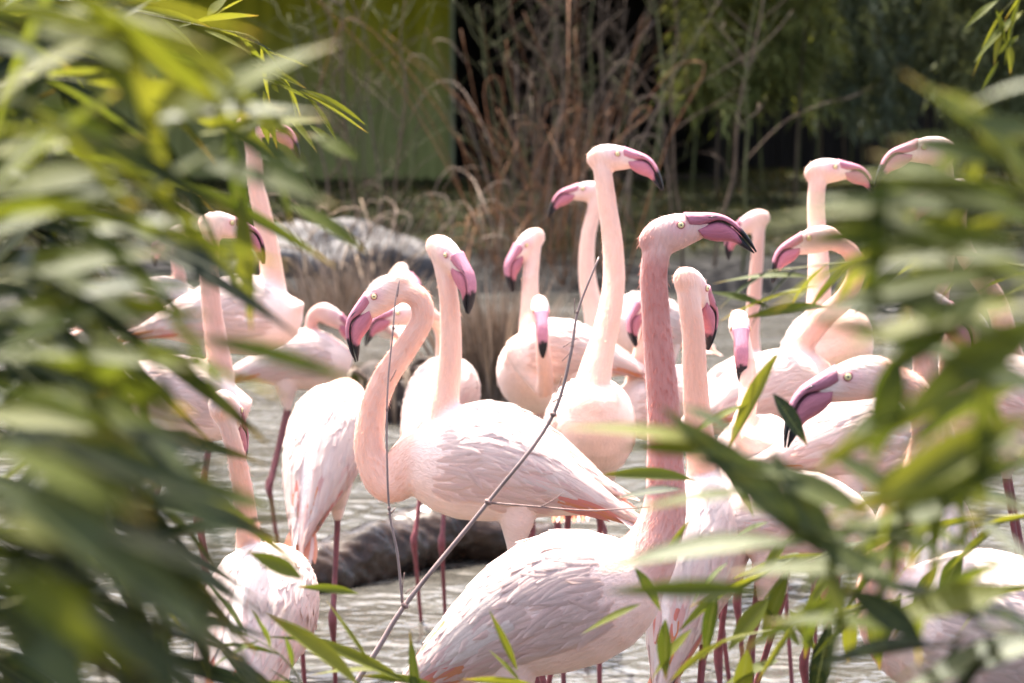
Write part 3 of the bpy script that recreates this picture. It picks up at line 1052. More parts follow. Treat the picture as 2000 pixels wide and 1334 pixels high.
def body_attributes(b, me):
    nv = len(me.vertices)
    co = np.empty(nv * 3, dtype=np.float32); me.vertices.foreach_get('co', co)
    co = co.reshape(-1, 3).astype(np.float64)
    def local(Mx):
        inv = np.array(Mx.inverted())
        return co @ inv[:3, :3].T + inv[:3, 3]
    bl = local(b['MBd']); hl = local(b['MH'])
    cl = np.array([tuple(p) for p in b['cl']]); rad = np.array(b['rad']); ln = np.array(b['ln'])
    best = np.full(nv, 1e9); bi = np.zeros(nv, dtype=int)
    for i in range(len(cl)):
        d = np.linalg.norm(co - cl[i], axis=1) / rad[i]
        m = d < best
        best[m] = d[m]; bi[m] = i
    tn = ln[bi] / b['tot']
    zc = np.interp(bl[:, 0], BODY[:, 0], BODY[:, 1]); hh = np.interp(bl[:, 0], BODY[:, 0], BODY[:, 2]); hw = np.interp(bl[:, 0], BODY[:, 0], BODY[:, 3])
    eb = np.sqrt((bl[:, 1] / np.maximum(hw, 0.012)) ** 2 + ((bl[:, 2] - zc) / np.maximum(hh, 0.012)) ** 2)
    eb = eb + np.maximum(0, bl[:, 0] - 0.225) * 60 + np.maximum(0, -0.35 - bl[:, 0]) * 60
    wn_ = np.clip((eb - 1.02) / 0.35, 0, 1) * (best < 1.7)          # neck weight
    wn_ = np.maximum(wn_, np.clip((tn - 0.30) / 0.08, 0, 1) * (best < 1.7) * (eb > 1.0))
    # head zone
    hz = (hl[:, 0] > -0.085) & (hl[:, 0] < 0.08) & (np.abs(hl[:, 1]) < 0.045) & (hl[:, 2] > -0.075) & (hl[:, 2] < 0.04)
    wh = np.where(hz, np.clip((hl[:, 0] + 0.085) / 0.05, 0, 1) * np.clip((hl[:, 2] + 0.075) / 0.03, 0, 1), 0)
    tone = b['tone']
    neckc = PEACH * (1 - tone) + SALMON * tone
    lo = np.clip((0.45 - tn) / 0.35, 0, 1)[:, None]
    nc = neckc * (1 - lo * 0.45) + PALE_P * lo * 0.45
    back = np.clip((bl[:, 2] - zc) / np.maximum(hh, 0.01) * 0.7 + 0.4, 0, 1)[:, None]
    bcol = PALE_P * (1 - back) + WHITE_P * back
    bcol = bcol * (1 - 0.22 * tone) + (neckc * 0.22 * tone)
    chest = np.clip((bl[:, 0] - 0.08) / 0.14, 0, 1)[:, None] * 0.55
    bcol = bcol * (1 - chest) + (PEACH * 0.6 + PALE_P * 0.4) * chest
    w = wn_[:, None]
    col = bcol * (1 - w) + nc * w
    crown = np.clip((hl[:, 2] + 0.02) / 0.03, 0, 1)[:, None]
    hcol = (neckc * 0.55 + PALE_P * 0.45) * (1 - crown) + (WHITE_P * (1 - 0.5 * tone) + neckc * 0.5 * tone) * crown
    col = col * (1 - wh[:, None]) + hcol * wh[:, None]
    de = np.sqrt((hl[:, 0] + 0.006) ** 2 + (hl[:, 2] - 0.0) ** 2)
    ce = (np.clip(1 - de / 0.026, 0, 1) ** 1.0 * (np.abs(hl[:, 1]) > 0.010) * (wh > 0.2))[:, None]
    col = col * (1 - 0.75 * ce) + CHEEK * 0.75 * ce
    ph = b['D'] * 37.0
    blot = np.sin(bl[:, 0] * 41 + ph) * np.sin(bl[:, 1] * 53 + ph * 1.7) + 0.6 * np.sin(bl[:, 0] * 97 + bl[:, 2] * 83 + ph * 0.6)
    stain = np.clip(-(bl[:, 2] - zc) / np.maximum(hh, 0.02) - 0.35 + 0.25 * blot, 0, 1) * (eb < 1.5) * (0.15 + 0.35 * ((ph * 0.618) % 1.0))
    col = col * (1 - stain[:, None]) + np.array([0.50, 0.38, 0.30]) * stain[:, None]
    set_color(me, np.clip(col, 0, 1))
    # flow: (along, across, across)
    A = np.array([tuple(f[0]) for f in b['nfr']]); Bv = np.array([tuple(f[1]) for f in b['nfr']])
    dv = co - cl[bi]
    fn = np.stack([ln[bi], np.einsum('ij,ij->i', dv, A[bi]), np.einsum('ij,ij->i', dv, Bv[bi])], 1)
    T = np.cross(A, Bv)
    fn[:, 0] += np.einsum('ij,ij->i', dv, T[bi])
    a1 = me.attributes.new('flow', 'FLOAT_VECTOR', 'POINT')
    a1.data.foreach_set('vector', fn.astype(np.float32).ravel())
    a2 = me.attributes.new('bodyflow', 'FLOAT_VECTOR', 'POINT')
    a2.data.foreach_set('vector', (bl * b['s'] + 3.0).astype(np.float32).ravel())
    wf = np.clip((eb - 0.98) / 0.4, 0, 1)
    a3 = me.attributes.new('neckweight', 'FLOAT', 'POINT')
    a3.data.foreach_set('value', (wf * wf * (3 - 2 * wf)).astype(np.float32))


class FeatherMesh:
    def __init__(self):
        self.v = []; self.f = []; self.uv = []; self.c = []

    def add(self, grid, col):
        nu, nv = len(grid), len(grid[0])
        b = len(self.v)
        for i in range(nu):
            for j in range(nv):
                self.v.append(grid[i][j])
                self.c.append(col)
        for i in range(nu - 1):
            for j in range(nv - 1):
                self.f.append((b + i * nv + j, b + i * nv + j + 1, b + (i + 1) * nv + j + 1, b + (i + 1) * nv + j))
                u0, u1 = i / (nu - 1), (i + 1) / (nu - 1)
                v0, v1 = j / (nv - 1), (j + 1) / (nv - 1)
                self.uv += [(u0, v0), (u0, v1), (u1, v1), (u1, v0)]

    def build(self, name, parent, offset, mat=None):
        o = mesh_obj(name, self.v, self.f, mat or M['feather'], parent, True, offset)
        me = o.data
        uvl = me.uv_layers.new(name='UVMap')
        uvl.data.foreach_set('uv', np.array(self.uv, dtype=np.float32).ravel())
        set_color(me, np.clip(np.array(self.c), 0, 1))
        return o


def surf(x, phi, off):
    zc, hh, hw = body_sec(max(x, -0.345))
    c, s_ = math.cos(phi), math.sin(phi)
    p = 2 / 2.15
    y = hw * math.copysign(abs(c) ** p, c); z = zc + hh * math.copysign(abs(s_) ** p, s_)
    nrm = Vector((0, c / max(hw, 0.01), s_ / max(hh, 0.01))).normalized()
    q = Vector((x, y, z)) + nrm * off
    if x < -0.345: q.z -= (-0.345 - x) * 0.35
    return q


def feather_grid(Mx, x, phi, L, W, drift, o0, o1, nseg=5, sag=0.0, curl=0.0, splay=0.0):
    pts = []
    for i in range(nseg + 1):
        t = i / nseg
        ph = phi + drift * t + curl * t * t
        q = surf(x - L * t, ph, o0 + (o1 - o0) * t + splay * t * t)
        q.z -= sag * t * t
        pts.append(q)
    rows = []
    prof = [0.45, 0.85, 1.0, 0.95, 0.72, 0.16] if nseg == 5 else [0.4, 0.75, 0.95, 1.0, 0.95, 0.8, 0.5, 0.1]
    for i in range(nseg + 1):
        t = i / nseg
        tg = (pts[min(i + 1, nseg)] - pts[max(i - 1, 0)]).normalized()
        ph = phi + drift * t
        zc, hh, hw = body_sec(max(x - L * t, -0.33))
        nrm = Vector((0, math.cos(ph) / max(hw, 0.012), math.sin(ph) / max(hh, 0.012))).normalized()
        sd = tg.cross(nrm).normalized()
        wv_ = W * 0.5 * prof[i]
        q = pts[i]
        rows.append([Mx @ (q - sd * wv_ - nrm * wv_ * 0.22), Mx @ (q + nrm * 0.0006), Mx @ (q + sd * wv_ - nrm * wv_ * 0.22)])
    return rows


def make_bill(b, root, off):
    MH = b['MH']
    tone = b['tone']
    var_ = 0.85 + 0.3 * ((b['D'] * 23.7 + b['yaw'] * 0.11) % 1.0)
    pink = (np.array([0.53, 0.185, 0.215]) * (1 - 0.6 * tone) + np.array([0.28, 0.066, 0.108]) * 0.6 * tone) * var_
    pale = np.array([0.56, 0.27, 0.36]) * (1 - 0.4 * tone)
    black = np.array([0.012, 0.010, 0.012])
    for nm, prof, tip in (('upper_bill', UPPER, 0.101), ('lower_bill', LOWER, 0.0985)):
        # densify
        P = []
        for i in range(len(prof) - 1):
            for k in range(4):
                t = k / 4
                A, B_ = prof[i], prof[i + 1]
                P.append(tuple((A[j][0] * (1 - t) + B_[j][0] * t, A[j][1] * (1 - t) + B_[j][1] * t) for j in range(2)) + (A[2] * (1 - t) + B_[2] * t,))
        P.append(prof[-1])
        # smooth
        arr = np.array([(p[0][0], p[0][1], p[1][0], p[1][1], p[2]) for p in P])
        for _ in range(3):
            arr[1:-1] = 0.25 * arr[:-2] + 0.5 * arr[1:-1] + 0.25 * arr[2:]
        n = 20
        verts = []; cols = []; flow = []; rings = []
        for r in arr:
            c = Vector(((r[0] + r[2]) / 2, 0, (r[1] + r[3]) / 2)); up = Vector(((r[0] - r[2]) / 2, 0, (r[1] - r[3]) / 2))
            ring = ellipse_ring(c, Vector((0, r[4], 0)), up, n, 2.5)
            for k, q in enumerate(ring):
                v = math.sin(2 * math.pi * k / n)      # +1 top, -1 bottom
                x = q.x
                jag = 0.009 * mnoise.noise(Vector((q.x * 40, q.y * 160, q.z * 160)))
                bk = np.clip((x + jag + (0.25 * -q.z if nm == 'lower_bill' else 0) * 0 - tip) / 0.005, 0, 1)
                base = pink.copy()
                if nm == 'upper_bill':
                    base = base * (0.75 if v < 0.2 else 0.55) + pale * (0.25 if v < 0.2 else 0.45)
                    edge = np.clip((-v - 0.32 - 0.4 * np.clip((0.085 - x) / 0.04, 0, 1)) / 0.12, 0, 1) * np.clip((x - 0.045) / 0.012, 0, 1)
                    bk = max(bk, edge)
                else:
                    edge = np.clip((v - 0.80) / 0.12, 0, 1)
                    base = base * (1 - 0.5 * edge) + pale * 0.5 * edge
                cols.append(base * (1 - bk) + black * bk)
                flow.append((q.x, q.y, q.z))
            rings.append([MH @ q for q in ring])
        m = MB(); m.rings(rings)
        o = m.build(nm, M['bill'], root, True, off)
        set_color(o.data, np.clip(np.array(cols), 0, 1))
        a = o.data.attributes.new('flow', 'FLOAT_VECTOR', 'POINT')
        a.data.foreach_set('vector', np.array(flow, dtype=np.float32).ravel())
    # nostril slit
    for sgn in (1, -1):
        m = MB()
        m.tube([MH @ Vector((x, sgn * (yy + 0.0006), z)) for x, yy, z in ((0.048, 0.0155, 0.0125), (0.056, 0.0152, 0.0138), (0.065, 0.0142, 0.0135))], [0.0006, 0.0014, 0.0006], 6)
        if b['detail'] >= 2: m.build('nostril', M['pupil'], root, True, off)


def sphere_pts(Mx, c, rx, ry, rz, nu=14, nv=9):
    rings = []
    for i in range(nv):
        a = -math.pi / 2 + math.pi * (i + 0.02) / (nv - 1 + 0.04)
        rings.append([Mx @ (c + Vector((rx * math.cos(a) * math.cos(2 * math.pi * k / nu), ry * math.sin(a), rz * math.cos(a) * math.sin(2 * math.pi * k / nu)))) for k in range(nu)])
    return rings


def make_fuzz(b, me, root):
    """fine down standing off the skin of head, neck and body"""
    nv = len(me.vertices)
    co = np.empty(nv * 3, dtype=np.float32); me.vertices.foreach_get('co', co); co = co.reshape(-1, 3).astype(float)
    no = np.empty(nv * 3, dtype=np.float32); me.vertices.foreach_get('normal', no); no = no.reshape(-1, 3).astype(float)
    col = np.empty(nv * 4, dtype=np.float32); me.color_attributes['pigment'].data.foreach_get('color', col); col = col.reshape(-1, 4)[:, :3]
    loc = np.array(root.location)
    cl = np.array([tuple(p) for p in b['cl']]) - loc
    T = np.gradient(cl, axis=0); T = unit(T)
    n = {1: 4000, 2: 8000, 3: 15000}[b['detail']]
    idx = rng.integers(0, nv, n)
    p = co[idx] + rng.normal(0, 0.0022, (n, 3)); nn = no[idx]
    p -= nn * np.einsum('ij,ij->i', p - co[idx], nn)[:, None]
    d = np.linalg.norm(p[:, None, :] - cl[None, ::3, :], axis=2)
    k = np.argmin(d, axis=1) * 3
    tdir = -T[k]
    Rm = np.array(b['MBd'].to_3x3()) / b['s']
    bx = -Rm[:, 0]
    isb = d.min(axis=1) > 0.055
    tdir[isb] = bx
    hp = np.array(b['MH'].translation) - loc
    hd = np.linalg.norm(p - hp, axis=1)
    hf = np.array(b['MH'].to_3x3())[:, 0]
    ish = hd < 0.055
    tdir[ish] = -hf
    tdir = unit(tdir - nn * np.einsum('ij,ij->i', tdir, nn)[:, None])
    lift = rng.uniform(0.10, 0.60, (n, 1))
    dr = unit(tdir + nn * lift + rng.normal(0, 0.15, (n, 3)))
    sd = unit(np.cross(dr, nn))
    ln_ = rng.uniform(0.006, 0.014, n)
    ln_[ish] *= 0.6
    ln_[isb] *= 0.7
    lift[isb] *= 0.5
    fz = blades_mesh('down', p - nn * 0.0008, dr, sd, ln_, ln_ * 0.11, np.clip(col[idx] * rng.uniform(0.97, 1.06, (n, 1)), 0, 1), M['down'], 0.0, root)
    fz['kind'] = 'stuff'


def finish_bird(b, me):
    loc = Vector((b['bc'].x, b['bc'].y, 0.0))
    body_attributes(b, me)
    me.transform(Matrix.Translation(-loc))
    me.materials.clear(); me.materials.append(M['plumage'])
    me.name = 'body'
    me.shade_smooth()
    root = empty('flamingo', loc)
    tag(root, b['label'], 'flamingo', 'flamingos wading in the pond')
    link(bpy.data.objects.new('body', me), root)
    if b['detail'] >= 1: make_fuzz(b, me, root)
    make_bill(b, root, loc)
    MH = b['MH']
    for sgn in (1, -1):
        if b['D'] > 7.6: break
        yy = 0.0245
        m = MB(); m.rings(sphere_pts(MH, Vector((0, sgn * (yy - 0.001), 0)), 0.0078, 0.0020, 0.0072)); rim = m.build('eye', M['eyering'], root, True, loc)
        m = MB(); m.rings(sphere_pts(MH, Vector((0, sgn * yy, 0)), 0.0056, 0.0024, 0.0054)); m.build('iris', M['iris'], rim, True, loc)
        m = MB(); m.rings(sphere_pts(MH, Vector((0.0003, sgn * (yy + 0.0012), 0)), 0.0021, 0.0017, 0.0021)); m.build('pupil', M['pupil'], rim, True, loc)
    # wings: shingled coverts, long scapulars
    MBd = b['MBd']; tone = b['tone']; det = b['detail']
    rnd = random.Random(hash(b['label'][:12]) % 1000 if False else int(b['D'] * 1000) % 997)
    pinkf = np.array([0.86, 0.54, 0.50])
    for sgn in (1, -1):
        fm = FeatherMesh()
        step = 0.026 if det >= 2 else 0.036
        x = -0.235
        while x < 0.135:
            t = (x + 0.235) / 0.37                      # 0 rear .. 1 shoulder
            L = 0.115 - 0.055 * t; W = 0.024 - 0.007 * t
            _, hh, hw = body_sec(x)
            lo, hi = math.radians(-40 + 14 * t), math.radians(80)
            per = 0.55 * math.pi * (hh + hw) / 2
            cnt = max(4, int(per * ((hi - lo) / (math.pi / 2)) / (W * 0.62)))
            for j in range(cnt):
                phi = lo + (hi - lo) * (j + rnd.uniform(0.1, 0.9)) / cnt
                if rnd.random() < 0.05: continue
                ph = phi if sgn > 0 else math.pi - phi
                xx = x + rnd.uniform(-0.016, 0.016)
                drift = -0.16 * (1 - t) * (1 if sgn > 0 else -1) + rnd.gauss(0, 0.06)
                g = feather_grid(MBd, xx, ph, L * rnd.uniform(0.8, 1.3), W * rnd.uniform(0.75, 1.2), drift, 0.0008, (0.0036 + 0.0022 * rnd.random()) * min(1.0, 0.45 + 1.6 * (1 - t)), 5, 0.0, rnd.gauss(0, 0.10), rnd.choice((0, 0, 0, 0.003)))
                up = math.sin(phi)
                base = PALE_P * (1 - max(0, up)) + WHITE_P * max(0, up)
                base = base * (1 - 0.25 * tone) + pinkf * 0.25 * tone
                mixp = rnd.random() ** 2 * 0.65 * min(1.0, 1.5 * (1.05 - t))
                base = base * (1 - mixp) + pinkf * mixp
                fm.add(g, base * rnd.uniform(0.92, 1.04) * (1 - 0.12 * max(0, tone - 0.3)))  # last factor puts the nearest bird's shade into darker feathers
            x += step
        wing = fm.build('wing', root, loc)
        # salmon edge feathers showing under the folded wing
        cols = [np.array([0.82, 0.33, 0.16]), np.array([0.80, 0.30, 0.24]), np.array([0.84, 0.52, 0.48])]
        nlong = 16 if det >= 2 else 8
        for j in range(nlong):
            f1 = FeatherMesh()
            red = j < (8 if det >= 2 else 4)
            phi = math.radians(-36 + 6 * j if j < 5 else 55 + 6 * (j - 5)) if red else math.radians(rnd.uniform(0, 70))
            ph = phi if sgn > 0 else math.pi - phi
            x0 = rnd.uniform(-0.215, -0.15) if red else rnd.uniform(-0.14, -0.02)
            L = rnd.uniform(0.12, 0.17)
            col = cols[j % 3] if red else (WHITE_P * 0.5 + PALE_P * 0.5) * rnd.uniform(0.95, 1.03)
            if b['primaries'] and j in (1, 2): col = np.array([0.012, 0.012, 0.014]); x0 = -0.23; L = 0.17
            g = feather_grid(MBd, x0, ph, L, rnd.uniform(0.020, 0.030), -0.1 * (1 if sgn > 0 else -1), 0.0045 if red else 0.004, 0.0075 if red else 0.006, 7, 0.01 if red else 0.0, rnd.gauss(0, 0.05))
            f1.add(g, col)
            f1.build('feather', wing, loc)
    # tail
    nt = 9
    for j in range(nt):
        f1 = FeatherMesh()
        sp = (j - (nt - 1) / 2) / ((nt - 1) / 2)
        rows = []
        L = 0.125 - 0.02 * abs(sp)
        prof = [0.5, 0.8, 0.95, 1.0, 0.92, 0.65, 0.12]
        for i in range(7):
            t = i / 6
            c = Vector((-0.27 - L * t, sp * (0.018 + 0.03 * t), -0.030 - 0.055 * t - 0.004 * abs(sp)))
            wv_ = 0.0125 * prof[i]
            rows.append([MBd @ (c + Vector((0, -wv_, -0.002))), MBd @ (c + Vector((0, 0, 0.001))), MBd @ (c + Vector((0, wv_, -0.002)))])
        col = (WHITE_P * 0.4 + np.array([0.84, 0.56, 0.50]) * 0.6) * rnd.uniform(0.92, 1.05)
        if rnd.random() < (0.8 if 40 < b['yaw'] < 110 else 0.35): col = np.array([0.84, 0.36, 0.24])
        f1.add(rows, col)
        f1.build('tail_feather', root, loc)
    # legs
    for knee, sgn, fw, lf in b['legdata']:
        m = MB()
        zk = knee.z
        anz = 0.50 * zk
        back = 0.05 + 0.03 * rnd.random()
        ank = Vector((knee.x, knee.y, anz)) - fw * back + lf * 0.008 * sgn
        foot = Vector((knee.x, knee.y, -0.2)) + fw * (0.0 + b['stance'] * sgn)
        up = Vector((0, 0, 1))
        pts = [knee + up * 0.05, knee, knee.lerp(ank, 0.45), knee.lerp(ank, 0.88), ank + up * 0.012, ank - up * 0.012, ank.lerp(foot, 0.12), ank.lerp(foot, 0.5), ank.lerp(foot, 0.93), foot]
        rr = [0.010, 0.0105, 0.0085, 0.0095, 0.0145, 0.0140, 0.0085, 0.0075, 0.0080, 0.010]
        m.tube(pts, [r * 0.82 * (0.6 + 0.4 * b['s']) for r in rr], 9)
        m.build('leg', M['leg'], root, True, loc)


# ---- the flock (pixel positions read from the photograph, depth in metres)
flamingo('nearest flamingo in front, salmon neck upright, purple bill pointing right', 4.2, (1062, 1192), -6, 23, 0.95,
         [(1270, 1075), (1297, 1000), (1299, 900), (1296, 800), (1286, 680), (1279, 590), (1277, 530)], (1328, 438), 0, 0, tone=0.95, detail=3)
flamingo('flamingo with S-curved neck, head bent down to the left, left of centre', 4.9, (968, 920), 178, 10, 0.86,
         [(760, 945), (724, 890), (726, 815), (752, 740), (796, 675), (826, 618), (815, 580)], (732, 577), 180, -54, tone=0.22, detail=3)
flamingo('tallest flamingo, long straight neck, breast to the camera, bill to the right', 5.9, (1148, 850), -82, 32, 0.95,
         [(1152, 800), (1162, 730), (1182, 650), (1198, 565), (1197, 480), (1186, 400), (1179, 350)], (1208, 300), -8, -19, tone=0.12, detail=2, nr=0.95)
flamingo('flamingo with pale crown and black bill tip turned down right, behind the S-necked one', 5.5, (978, 882), 165, 8, 0.84,
         [(862, 845), (868, 790), (879, 710), (880, 630), (874, 560)], (884, 497), -42, -50, tone=0.12, detail=2, nr=0.95)
flamingo('white backed flamingo seen from behind, left of the brown tussock, head bent left', 7.2, (862, 775), 70, 12, 0.85,
         [(872, 715, 0.1), (868, 660, 0.1), (848, 622), (820, 604)], (778, 610), 180, -25, tone=0.25, detail=0)
flamingo('small salmon flamingo with arched thin neck by the dark root clump', 8.0, (582, 705), 12, 4, 0.80,
         [(640, 738), (648, 705), (628, 672), (608, 640), (614, 612), (636, 602)], (656, 616), 8, -48, tone=0.65, detail=0, nr=0.9)
flamingo('tall flamingo at left whose head hides behind the bamboo tip', 6.8, (452, 617), 2, 2, 0.88,
         [(530, 625), (534, 570), (527, 500), (512, 420), (498, 350), (496, 290)], (516, 240), 0, -26, tone=0.12, detail=1)
flamingo('flamingo behind blurred leaves at left, neck upright and bill drooping right', 5.9, (342, 775), 14, -14, 0.80,
         [(424, 805), (432, 740), (421, 660), (411, 580), (409, 510)], (446, 434), 30, -28, tone=0.3, detail=1)
flamingo('flamingo at lower left seen from behind with streaked back and bowed head', 4.5, (500, 1212), 78, 24, 0.90,
         [(492, 1110, 0.0), (484, 1030), (472, 945), (459, 880)], (450, 800), 74, -52, tone=0.22, detail=2, hs=0.95, nr=0.72)
flamingo('white flamingo with orange tail seen from behind, left of the S-necked one', 6.2, (640, 866), 76, 34, 0.93,
         [(662, 780, 0.05), (668, 790, 0.15), (668, 830, 0.2)], (668, 880, 0.38), 80, -70, tone=0.1, detail=2)
flamingo('flamingo left of the tallest one with pale pink bill hanging down left', 7.0, (1045, 738), -108, 26, 0.84,
         [(1036, 720), (1033, 650), (1035, 585), (1037, 530)], (1020, 478), -148, -56, tone=0.15, detail=1)
flamingo('short flamingo facing the camera, bill straight down, left of the tallest one', 6.6, (1106, 690), 168, 4, 0.72,
         [(1062, 760, -0.05), (1062, 700, -0.1), (1058, 655, -0.05)], (1057, 608, -0.15), -84, -52, tone=0.1, detail=1, nr=0.85, hs=0.9)
flamingo('flamingo behind the tallest one with its bill to the left', 7.6, (1266, 640), -135, 6, 0.86,
         [(1178, 655), (1158, 600), (1146, 530), (1149, 460), (1161, 410)], (1138, 368), 180, -20, tone=0.15, detail=0)
flamingo('flamingo half hidden behind the salmon neck, head hanging behind it', 6.6, (1330, 792), 170, 2, 0.84,
         [(1238, 775), (1248, 715), (1266, 655), (1272, 615)], (1254, 588), -160, -62, tone=0.2, detail=1, hs=0.9)
flamingo('flamingo facing away right of the salmon neck, tail feathers hanging down left', 4.9, (1362, 1080), 58, 50, 0.86,
         [(1382, 970, 0.05), (1372, 900), (1363, 820), (1357, 730), (1354, 650)], (1364, 562), 48, -56, tone=0.2, detail=2, primaries=True, hs=0.95)
flamingo('flamingo facing the camera with black bill tip hanging down, right of the salmon neck', 5.4, (1475, 905), -72, 18, 0.8,
         [(1452, 850), (1460, 790), (1461, 720), (1453, 675)], (1446, 642), -90, -52, tone=0.12, detail=1, nr=0.8, hs=0.9)
flamingo('far flamingo with plain upright neck just behind the purple bill', 7.8, (1492, 760), 150, 8, 0.85,
         [(1464, 730), (1467, 650), (1474, 570), (1479, 500)], (1458, 432), 160, -45, tone=0.3, detail=0, nr=0.9)
flamingo('flamingo with upright neck and round breast at right, bill pointing right', 6.3, (1606, 692), -66, 30, 0.86,
         [(1606, 640), (1600, 560), (1598, 480), (1594, 405)], (1628, 325), 4, -14, tone=0.15, detail=1)
flamingo('flamingo with hooked neck and bill to the left behind leaves at right', 5.9, (1500, 765), 24, 8, 0.76,
         [(1560, 690), (1605, 625), (1652, 580), (1673, 532), (1658, 488)], (1578, 464), 180, -32, tone=0.35, detail=1)
flamingo('flamingo at upper right whose white crown shows above the blurred leaves', 5.6, (1935, 775), 165, 6, 0.9,
         [(1826, 760), (1814, 690), (1830, 570), (1846, 470), (1846, 380)], (1802, 286), 180, -20, tone=0.25, detail=1)
flamingo('flamingo at right behind leaves with hooked neck and bill hanging down', 5.3, (1675, 868), 16, 2, 0.86,
         [(1790, 850), (1838, 790), (1856, 720), (1860, 665), (1888, 632)], (1918, 650), 0, -72, tone=0.35, detail=1)
flamingo('flamingo at the right picture edge with neck rising behind leaves', 6.1, (2050, 815), 172, 6, 0.88,
         [(1985, 760), (1968, 680), (1945, 590), (1888, 500), (1868, 430)], (1846, 372), 180, -30, tone=0.25, detail=1)
flamingo('near flamingo at right edge, bowed head with yellow eye and dark pink bill', 3.6, (1975, 1245), 172, 14, 0.92,
         [(1812, 1300), (1742, 1262), (1712, 1180), (1738, 1060), (1792, 930), (1812, 830), (1780, 760)], (1652, 732), 180, -31, tone=0.35, detail=3)
flamingo('flamingo seen from behind at lower right with folded pale wings', 4.5, (1806, 1105), 84, 48, 0.86,
         [(1820, 1005, 0.05), (1838, 930), (1836, 850), (1812, 770), (1806, 690)], (1838, 600), 30, -40, tone=0.25, detail=2)
flamingo('flamingo behind the blurred lower right leaves with neck stretched down', 4.9, (1545, 1020), -4, 0, 0.78,
         [(1640, 990), (1672, 1020), (1668, 1050)], (1640, 1080), 150, -60, tone=0.45, detail=1, stance=0.06)
flamingo('white fluffed far flamingo resting behind the S-curved neck with tucked head', 9.2, (768, 606), 100, 4, 0.95,
         [(770, 545), (785, 525)], (795, 540), -60, -20, tone=0.0, detail=0, legs=False)
flamingo('far flamingo at left edge of the pond seen between blurred leaves', 9.2, (300, 600), 10, 5, 0.85,
         [(345, 590), (350, 540), (347, 495)], (332, 456), 180, -45, tone=0.4, detail=0)

dg = bpy.context.evaluated_depsgraph_get()
MESHES = [bpy.data.meshes.new_from_object(b['ro'].evaluated_get(dg)) for b in BIRDS]
for b, me in zip(BIRDS, MESHES):
    finish_bird(b, me)
for b in BIRDS:
    me = b['ro'].data
    bpy.data.objects.remove(b['ro'])
    bpy.data.meshes.remove(me)

# ------------------------------------------------------------------ bamboo in the foreground


def leaf_mesh(name, mat, droop, fold, twist):
    nu, nv = 9, 3
    v = []; f = []; uv = []
    prof = [0.10, 0.55, 0.86, 1.0, 0.97, 0.84, 0.60, 0.30, 0.02]
    for i in range(nu):
        t = i / (nu - 1)
        for j in range(nv):
            yy = (j - 1) * 0.5 * prof[i]
            a = twist * t
            z = -droop * t * t + fold * abs(yy) * 0.18
            v.append((t, yy * math.cos(a), z + yy * math.sin(a) * 0.18))
    for i in range(nu - 1):
        for j in range(nv - 1):
            f.append((i * nv + j, i * nv + j + 1, (i + 1) * nv + j + 1, (i + 1) * nv + j))
            u0, u1 = i / (nu - 1), (i + 1) / (nu - 1)
            uv += [(u0, j / 2), (u0, (j + 1) / 2), (u1, (j + 1) / 2), (u1, j / 2)]
    me = bpy.data.meshes.new(name)
    me.from_pydata(v, [], f)
    me.materials.append(mat)
    me.shade_smooth()
    l_ = me.uv_layers.new(name='UVMap')
    l_.data.foreach_set('uv', np.array(uv, dtype=np.float32).ravel())
    return me


LEAF = {}
def leaf_set(mat):
    shapes = ((0.04, 0.5, 0.2), (0.12, 0.4, -0.3), (0.20, 0.3, 0.5), (0.02, 0.7, -0.6))
    return [leaf_mesh('bamboo_leaf', mat, d, fo, tw) for d, fo, tw in shapes]


LEAF['leaf'] = leaf_set(M['leaf'])
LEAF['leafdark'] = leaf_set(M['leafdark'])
LEAF['leafyellow'] = leaf_set(M['leafyellow'])
LEAF['glossy'] = leaf_set(M['glossy'])


def put_leaf(root, p0, p1, W, roll=None, key='leaf', up=None):
    """a leaf from p0 to p1 (world); its upper face looks towards `up`, rolled a little"""
    if roll is not None and roll >= 0.7:      # upper face turned so that it glances in the sun
        up = sun_dir + (C_POS - p0).normalized() + Vector((random.gauss(0, 0.22), random.gauss(0, 0.22), 0)); roll = 0.0; key = 'glossy'
        W = W * 1.15
    d = p1 - p0
    L = d.length
    X = d.normalized()
    up = up or Vector((random.gauss(0, 0.12), -0.62 + random.gauss(0, 0.15), 0.85))
    Z = (up - X * up.dot(X)).normalized()
    Y = Z.cross(X)
    a = random.gauss(0, 0.38) if roll is None else roll * random.choice((-0.45, 0.45))
    Y2 = Y * math.cos(a) + Z * math.sin(a); Z2 = X.cross(Y2)
    o = bpy.data.objects.new('leaf', random.choice(LEAF[key]))
    mt = Matrix((X * L, Y2 * W, Z2 * L)).transposed().to_4x4()
    mt.translation = p0 - root.location
    o.parent = root
    o.matrix_local = mt
    COL.objects.link(o)
    return o


